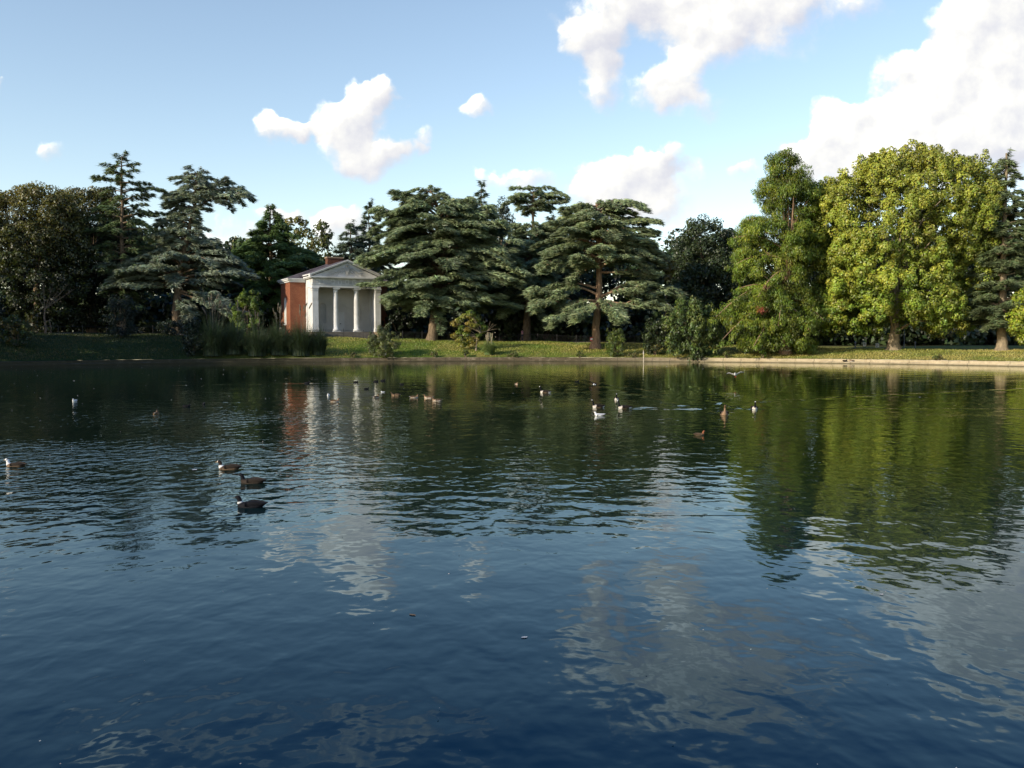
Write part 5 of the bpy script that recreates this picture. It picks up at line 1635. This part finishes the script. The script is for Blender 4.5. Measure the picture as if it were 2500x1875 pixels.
def zone(stops):
    """colour zones along the body: (t, colour above, colour below)"""
    def f(t, p):
        for tt, ca, cbw in stops:
            if t <= tt:
                return ca if p[2] > .055 or t > .55 else cbw
        return stops[-1][1]
    return f
BLK = (.008, .008, .01); DBR = (.034, .025, .018); BRN = (.13, .085, .05); TAN = (.30, .19, .11); WHT = (.78, .77, .74); GRY = (.42, .43, .45); CRM = (.60, .52, .42); RED = (.30, .11, .05)
KINDS = {
    'duck_pale': (DUCK, zone([(.12, BRN, BRN), (.46, DBR, BRN), (.56, BRN, TAN), (.80, WHT, WHT), (.84, DBR, DBR), (1, WHT, WHT)]), DBR, BLK, M_BILL, 'brown_duck'),
    'duck_white_breast': (DUCK, zone([(.5, DBR, BRN), (.56, BRN, BRN), (.62, WHT, WHT), (.9, DBR, DBR), (1, CRM, CRM)]), DBR, BLK, M_BILL, 'brown_duck'),
    'duck_dark': (DUCK, zone([(.6, DBR, DBR), (1, BLK, BLK)]), DBR, BLK, M_BILLD, 'dark_duck'),
    'duck_black': (DUCK, zone([(.58, BLK, BLK), (.62, WHT, WHT), (1, BLK, BLK)]), BLK, BLK, M_BILLD, 'dark_duck'),
    'duck_brown': (DUCK, zone([(.1, CRM, CRM), (.55, BRN, TAN), (.72, BRN, BRN), (1, DBR, DBR)]), BRN, DBR, M_BILL, 'brown_duck'),
    'duck_tan': (DUCK, zone([(.14, WHT, CRM), (.55, TAN, CRM), (.7, TAN, TAN), (1, BRN, BRN)]), BRN, DBR, M_BILL, 'tan_duck'),
    'duck_red': (DUCK, zone([(.55, BRN, BRN), (1, RED, RED)]), BRN, DBR, M_BILLD, 'tan_duck'),
    'duck_goose': (GOOSE, zone([(.14, WHT, WHT), (.45, BRN, TAN), (.7, TAN, TAN), (1, BRN, BRN)]), DBR, BLK, M_BILL, 'brown_goose'),
    'canada_goose': (GOOSE, zone([(.08, BLK, BLK), (.2, WHT, WHT), (.42, DBR, BRN), (.53, CRM, WHT), (.79, BLK, BLK), (.88, BLK, BLK), (.94, WHT, WHT), (1, BLK, BLK)]), DBR, BLK, M_BILLD, 'black_necked_goose'),
    'gull': (GULL, zone([(1, WHT, WHT)]), GRY, BLK, M_BILL, 'gull'),
    'coot': (COOT, zone([(1, BLK, BLK)]), BLK, BLK, M_WHITE, 'coot'),
    'coot_white': (COOT, zone([(.2, BLK, BLK), (.5, WHT, WHT), (1, BLK, BLK)]), BLK, BLK, M_BILLD, 'diving_duck'),
}
GRP = {'duck_pale': 'ducks on the pond', 'duck_white_breast': 'ducks on the pond', 'duck_dark': 'ducks on the pond', 'duck_black': 'ducks on the pond', 'duck_brown': 'ducks on the pond', 'duck_tan': 'ducks on the pond',
       'duck_red': 'ducks on the pond', 'duck_goose': 'geese on the pond', 'canada_goose': 'geese on the pond', 'gull': 'gulls', 'coot': 'coots on the pond', 'coot_white': 'ducks on the pond'}
CATS = {'gull': 'gull', 'coot': 'coot', 'canada_goose': 'goose', 'duck_goose': 'goose'}
PROTO = {}
def make_bird(kind):
    prof_, colf, wc, wtip, bm_, nm = KINDS[kind]
    root = bpy.data.objects.new(nm, None); COL.objects.link(root); root.empty_display_size = .1
    bird_body(prof_, colf).build('body', M_FEATHER, root, smooth=True)
    x0 = prof_[0][0]; xb = [p for p in prof_ if p[0] < .2]
    L = abs(x0) * 1.25; wmax = max(p[2] for p in prof_); hm = max(p[3] for p in prof_)
    for s in (-1, 1):
        wing_mesh(L, hm * .62, .018 * wmax / .11, x0 * .36, wmax * .86, .075 * hm / .092 + .012, wc, wtip, s).build('wing', M_FEATHER, root, smooth=True)
    e = prof_[-1]
    k = {'gull': .035, 'coot': .03, 'coot_white': .035, 'canada_goose': .05, 'duck_goose': .05}.get(kind, .052)
    bill_mesh(e[0] - .012, e[1] - .002, k, e[2] * 1.0, e[3] * .8).build('bill', bm_, root)
    return root
def copy_tree(o):
    c = o.copy(); COL.objects.link(c)
    for ch in list(o.children):
        d = ch.copy(); COL.objects.link(d); d.parent = c
    return c
for p, b in BIRD_AT:
    kind = b[3]
    if kind not in PROTO:
        PROTO[kind] = make_bird(kind); o = PROTO[kind]
    else:
        o = copy_tree(PROTO[kind])
    o.location = (p[0], p[1], -.028 * b[4])
    o.rotation_euler = (0, 0, R(b[2]))
    o.scale = (b[4] * (.9 if p[1] < 25 else .83),) * 3
    o['label'] = b[5]; o['category'] = CATS.get(kind, 'duck'); o['group'] = GRP[kind]
# two ducks resting on the lower ledge of the kerb
for (px, kind, h_, lb) in ((2063, 'duck_dark', 20, 'dark duck resting on the stone ledge under the plane tree, left one'), (2080, 'duck_tan', 200, 'brown duck resting on the stone ledge under the plane tree, right one')):
    a = np.linspace(R(20), R(90), 4000)
    X = (EA - .26) * np.cos(a); Yq = (EB - .26) * np.sin(a) + EC
    i = np.argmin(np.abs(X / Yq * FPX + 1250 - px))
    o = copy_tree(PROTO[kind]); o.location = (X[i], Yq[i], .21); o.rotation_euler = (0, 0, R(h_)); o.scale = (1.25,) * 3
    o['label'] = lb; o['category'] = 'duck'; o['group'] = 'ducks resting on the kerb'

# gull in flight
def flying_gull():
    p = P(1795, 915, 50)
    root = thing('gull', 'white gull flying low over the water with wings spread', 'gull', p, R(250), group='gulls')
    root.rotation_euler = (R(6), R(-28), R(250))
    fp = [(-.20, .01, .003, .003), (-.17, .01, .045, .006), (-.10, .005, .035, .024), (0, 0, .055, .05), (.08, .005, .05, .048), (.125, .02, .034, .034), (.15, .03, .032, .032), (.172, .03, .022, .022), (.185, .028, .008, .008)]
    bird_body(fp, lambda t, q: np.array(WHT)).build('body', M_FEATHER, root, smooth=True)
    bill_mesh(.18, .026, .03, .007, .007).build('bill', M_BILL, root)
    for s in (-1, 1):
        mb = MB()
        sp_ = [(0.03, .04, .02, .17), (.02, .16, .075, .17), (.06, .28, .115, .15), (.03, .38, .125, .11), (-.05, .48, .12, .04)]
        V_ = []; Cc = []
        for (x, y, z, ch) in sp_:
            for dz in (.006, -.004):
                V_ += [(x + .03, s * y, z + dz), (x + .03 - ch, s * y, z + dz * .6)]
                Cc += [WHT if y < .45 else GRY, GRY if y > .4 else WHT]
        q = []
        for i in range(len(sp_) - 1):
            o_ = i * 4
            q += [(o_, o_ + 1, o_ + 5, o_ + 4), (o_ + 2, o_ + 6, o_ + 7, o_ + 3), (o_, o_ + 4, o_ + 6, o_ + 2), (o_ + 1, o_ + 3, o_ + 7, o_ + 5)]
        q += [(0, 2, 3, 1), (16, 17, 19, 18)]
        mb.add(V_, quads=q, col=np.array(Cc)); mb.build('wing', M_FEATHER, root)
    lg = MB()
    for s in (-1, 1):
        lg.tube([(-.06, s * .02, -.04), (-.10, s * .02, -.09), (-.13, s * .022, -.10)], [.008, .008, .014], 5)
    lg.build('feet', M_RED, root)
flying_gull()

# ------------------------------------------------------------------ things floating on the pond
def leaf_shape(L, w, col, curl=.003):
    mb = MB(); n = 7; V_ = []
    for i in range(n):
        t = i / (n - 1)
        ww = w * math.sin((.06 + .9 * t) * math.pi) ** .8
        for s in (-1, 0, 1):
            V_.append(((t - .5) * L, s * ww, .001 + curl * (s * s) + curl * (t - .5) ** 2))
    q = []
    for i in range(n - 1):
        for k in range(2):
            q.append((i * 3 + k, i * 3 + k + 1, i * 3 + k + 4, i * 3 + k + 3))
    mb.add(V_, quads=q, col=col)
    return mb
for (px, py, nm, L, w, col, rz, lb) in ((1280, 1557, 'feather', .06, .02, (.30, .32, .34), 20, 'pale curled feather floating in the middle of the near water'),
                                        (1007, 1502, 'floating_leaf', .075, .02, (.12, .09, .06), 150, 'small brown leaf floating left of the near feather'),
                                        (475, 1147, 'feather', .11, .05, (.6, .6, .6), 70, 'white feather floating left of the brown duck'),
                                        (2152, 1452, 'feather', .045, .012, (.5, .5, .5), 10, 'thin white feather on the cloud reflection at right')):
    p = W(px, py)
    o = leaf_shape(L, w, np.array(col)).build(nm, M_FEATHER)
    o.location = (p[0], p[1], .002); o.rotation_euler = (0, 0, R(rz)); tag(o, lb, 'leaf' if 'leaf' in nm else 'feather')
sp_mb = MB()
n = 520
yy_ = np.concatenate([rng.uniform(5.2, 16, 90), rng.uniform(16, 100, n - 90)])
xx_ = rng.uniform(-.6, .6, n) * yy_
s_ = rng.uniform(.25, 1.0, n) * np.interp(yy_, [5, 15, 60, 100], [.009, .016, .05, .07])
a_ = rng.random(n) * 6.28
keep = edist(xx_, yy_) < -.8
A_ = np.column_stack([np.cos(a_), np.sin(a_), rng.uniform(0, .5, n)]) * s_[:, None]
B_ = np.column_stack([-np.sin(a_), np.cos(a_), rng.uniform(0, .4, n)]) * (s_ * .6)[:, None]
sp_mb.cards(np.column_stack([xx_, yy_, np.full(n, .012)])[keep], A_[keep], B_[keep], jitter_col(keep.sum(), (.3, .3, .28), .3, .05))
so_ = sp_mb.build('floating_debris', M_FEATHER)
so_['kind'] = 'stuff'; so_['label'] = 'tiny white feathers and specks scattered over the pond'; so_['category'] = 'floating specks'
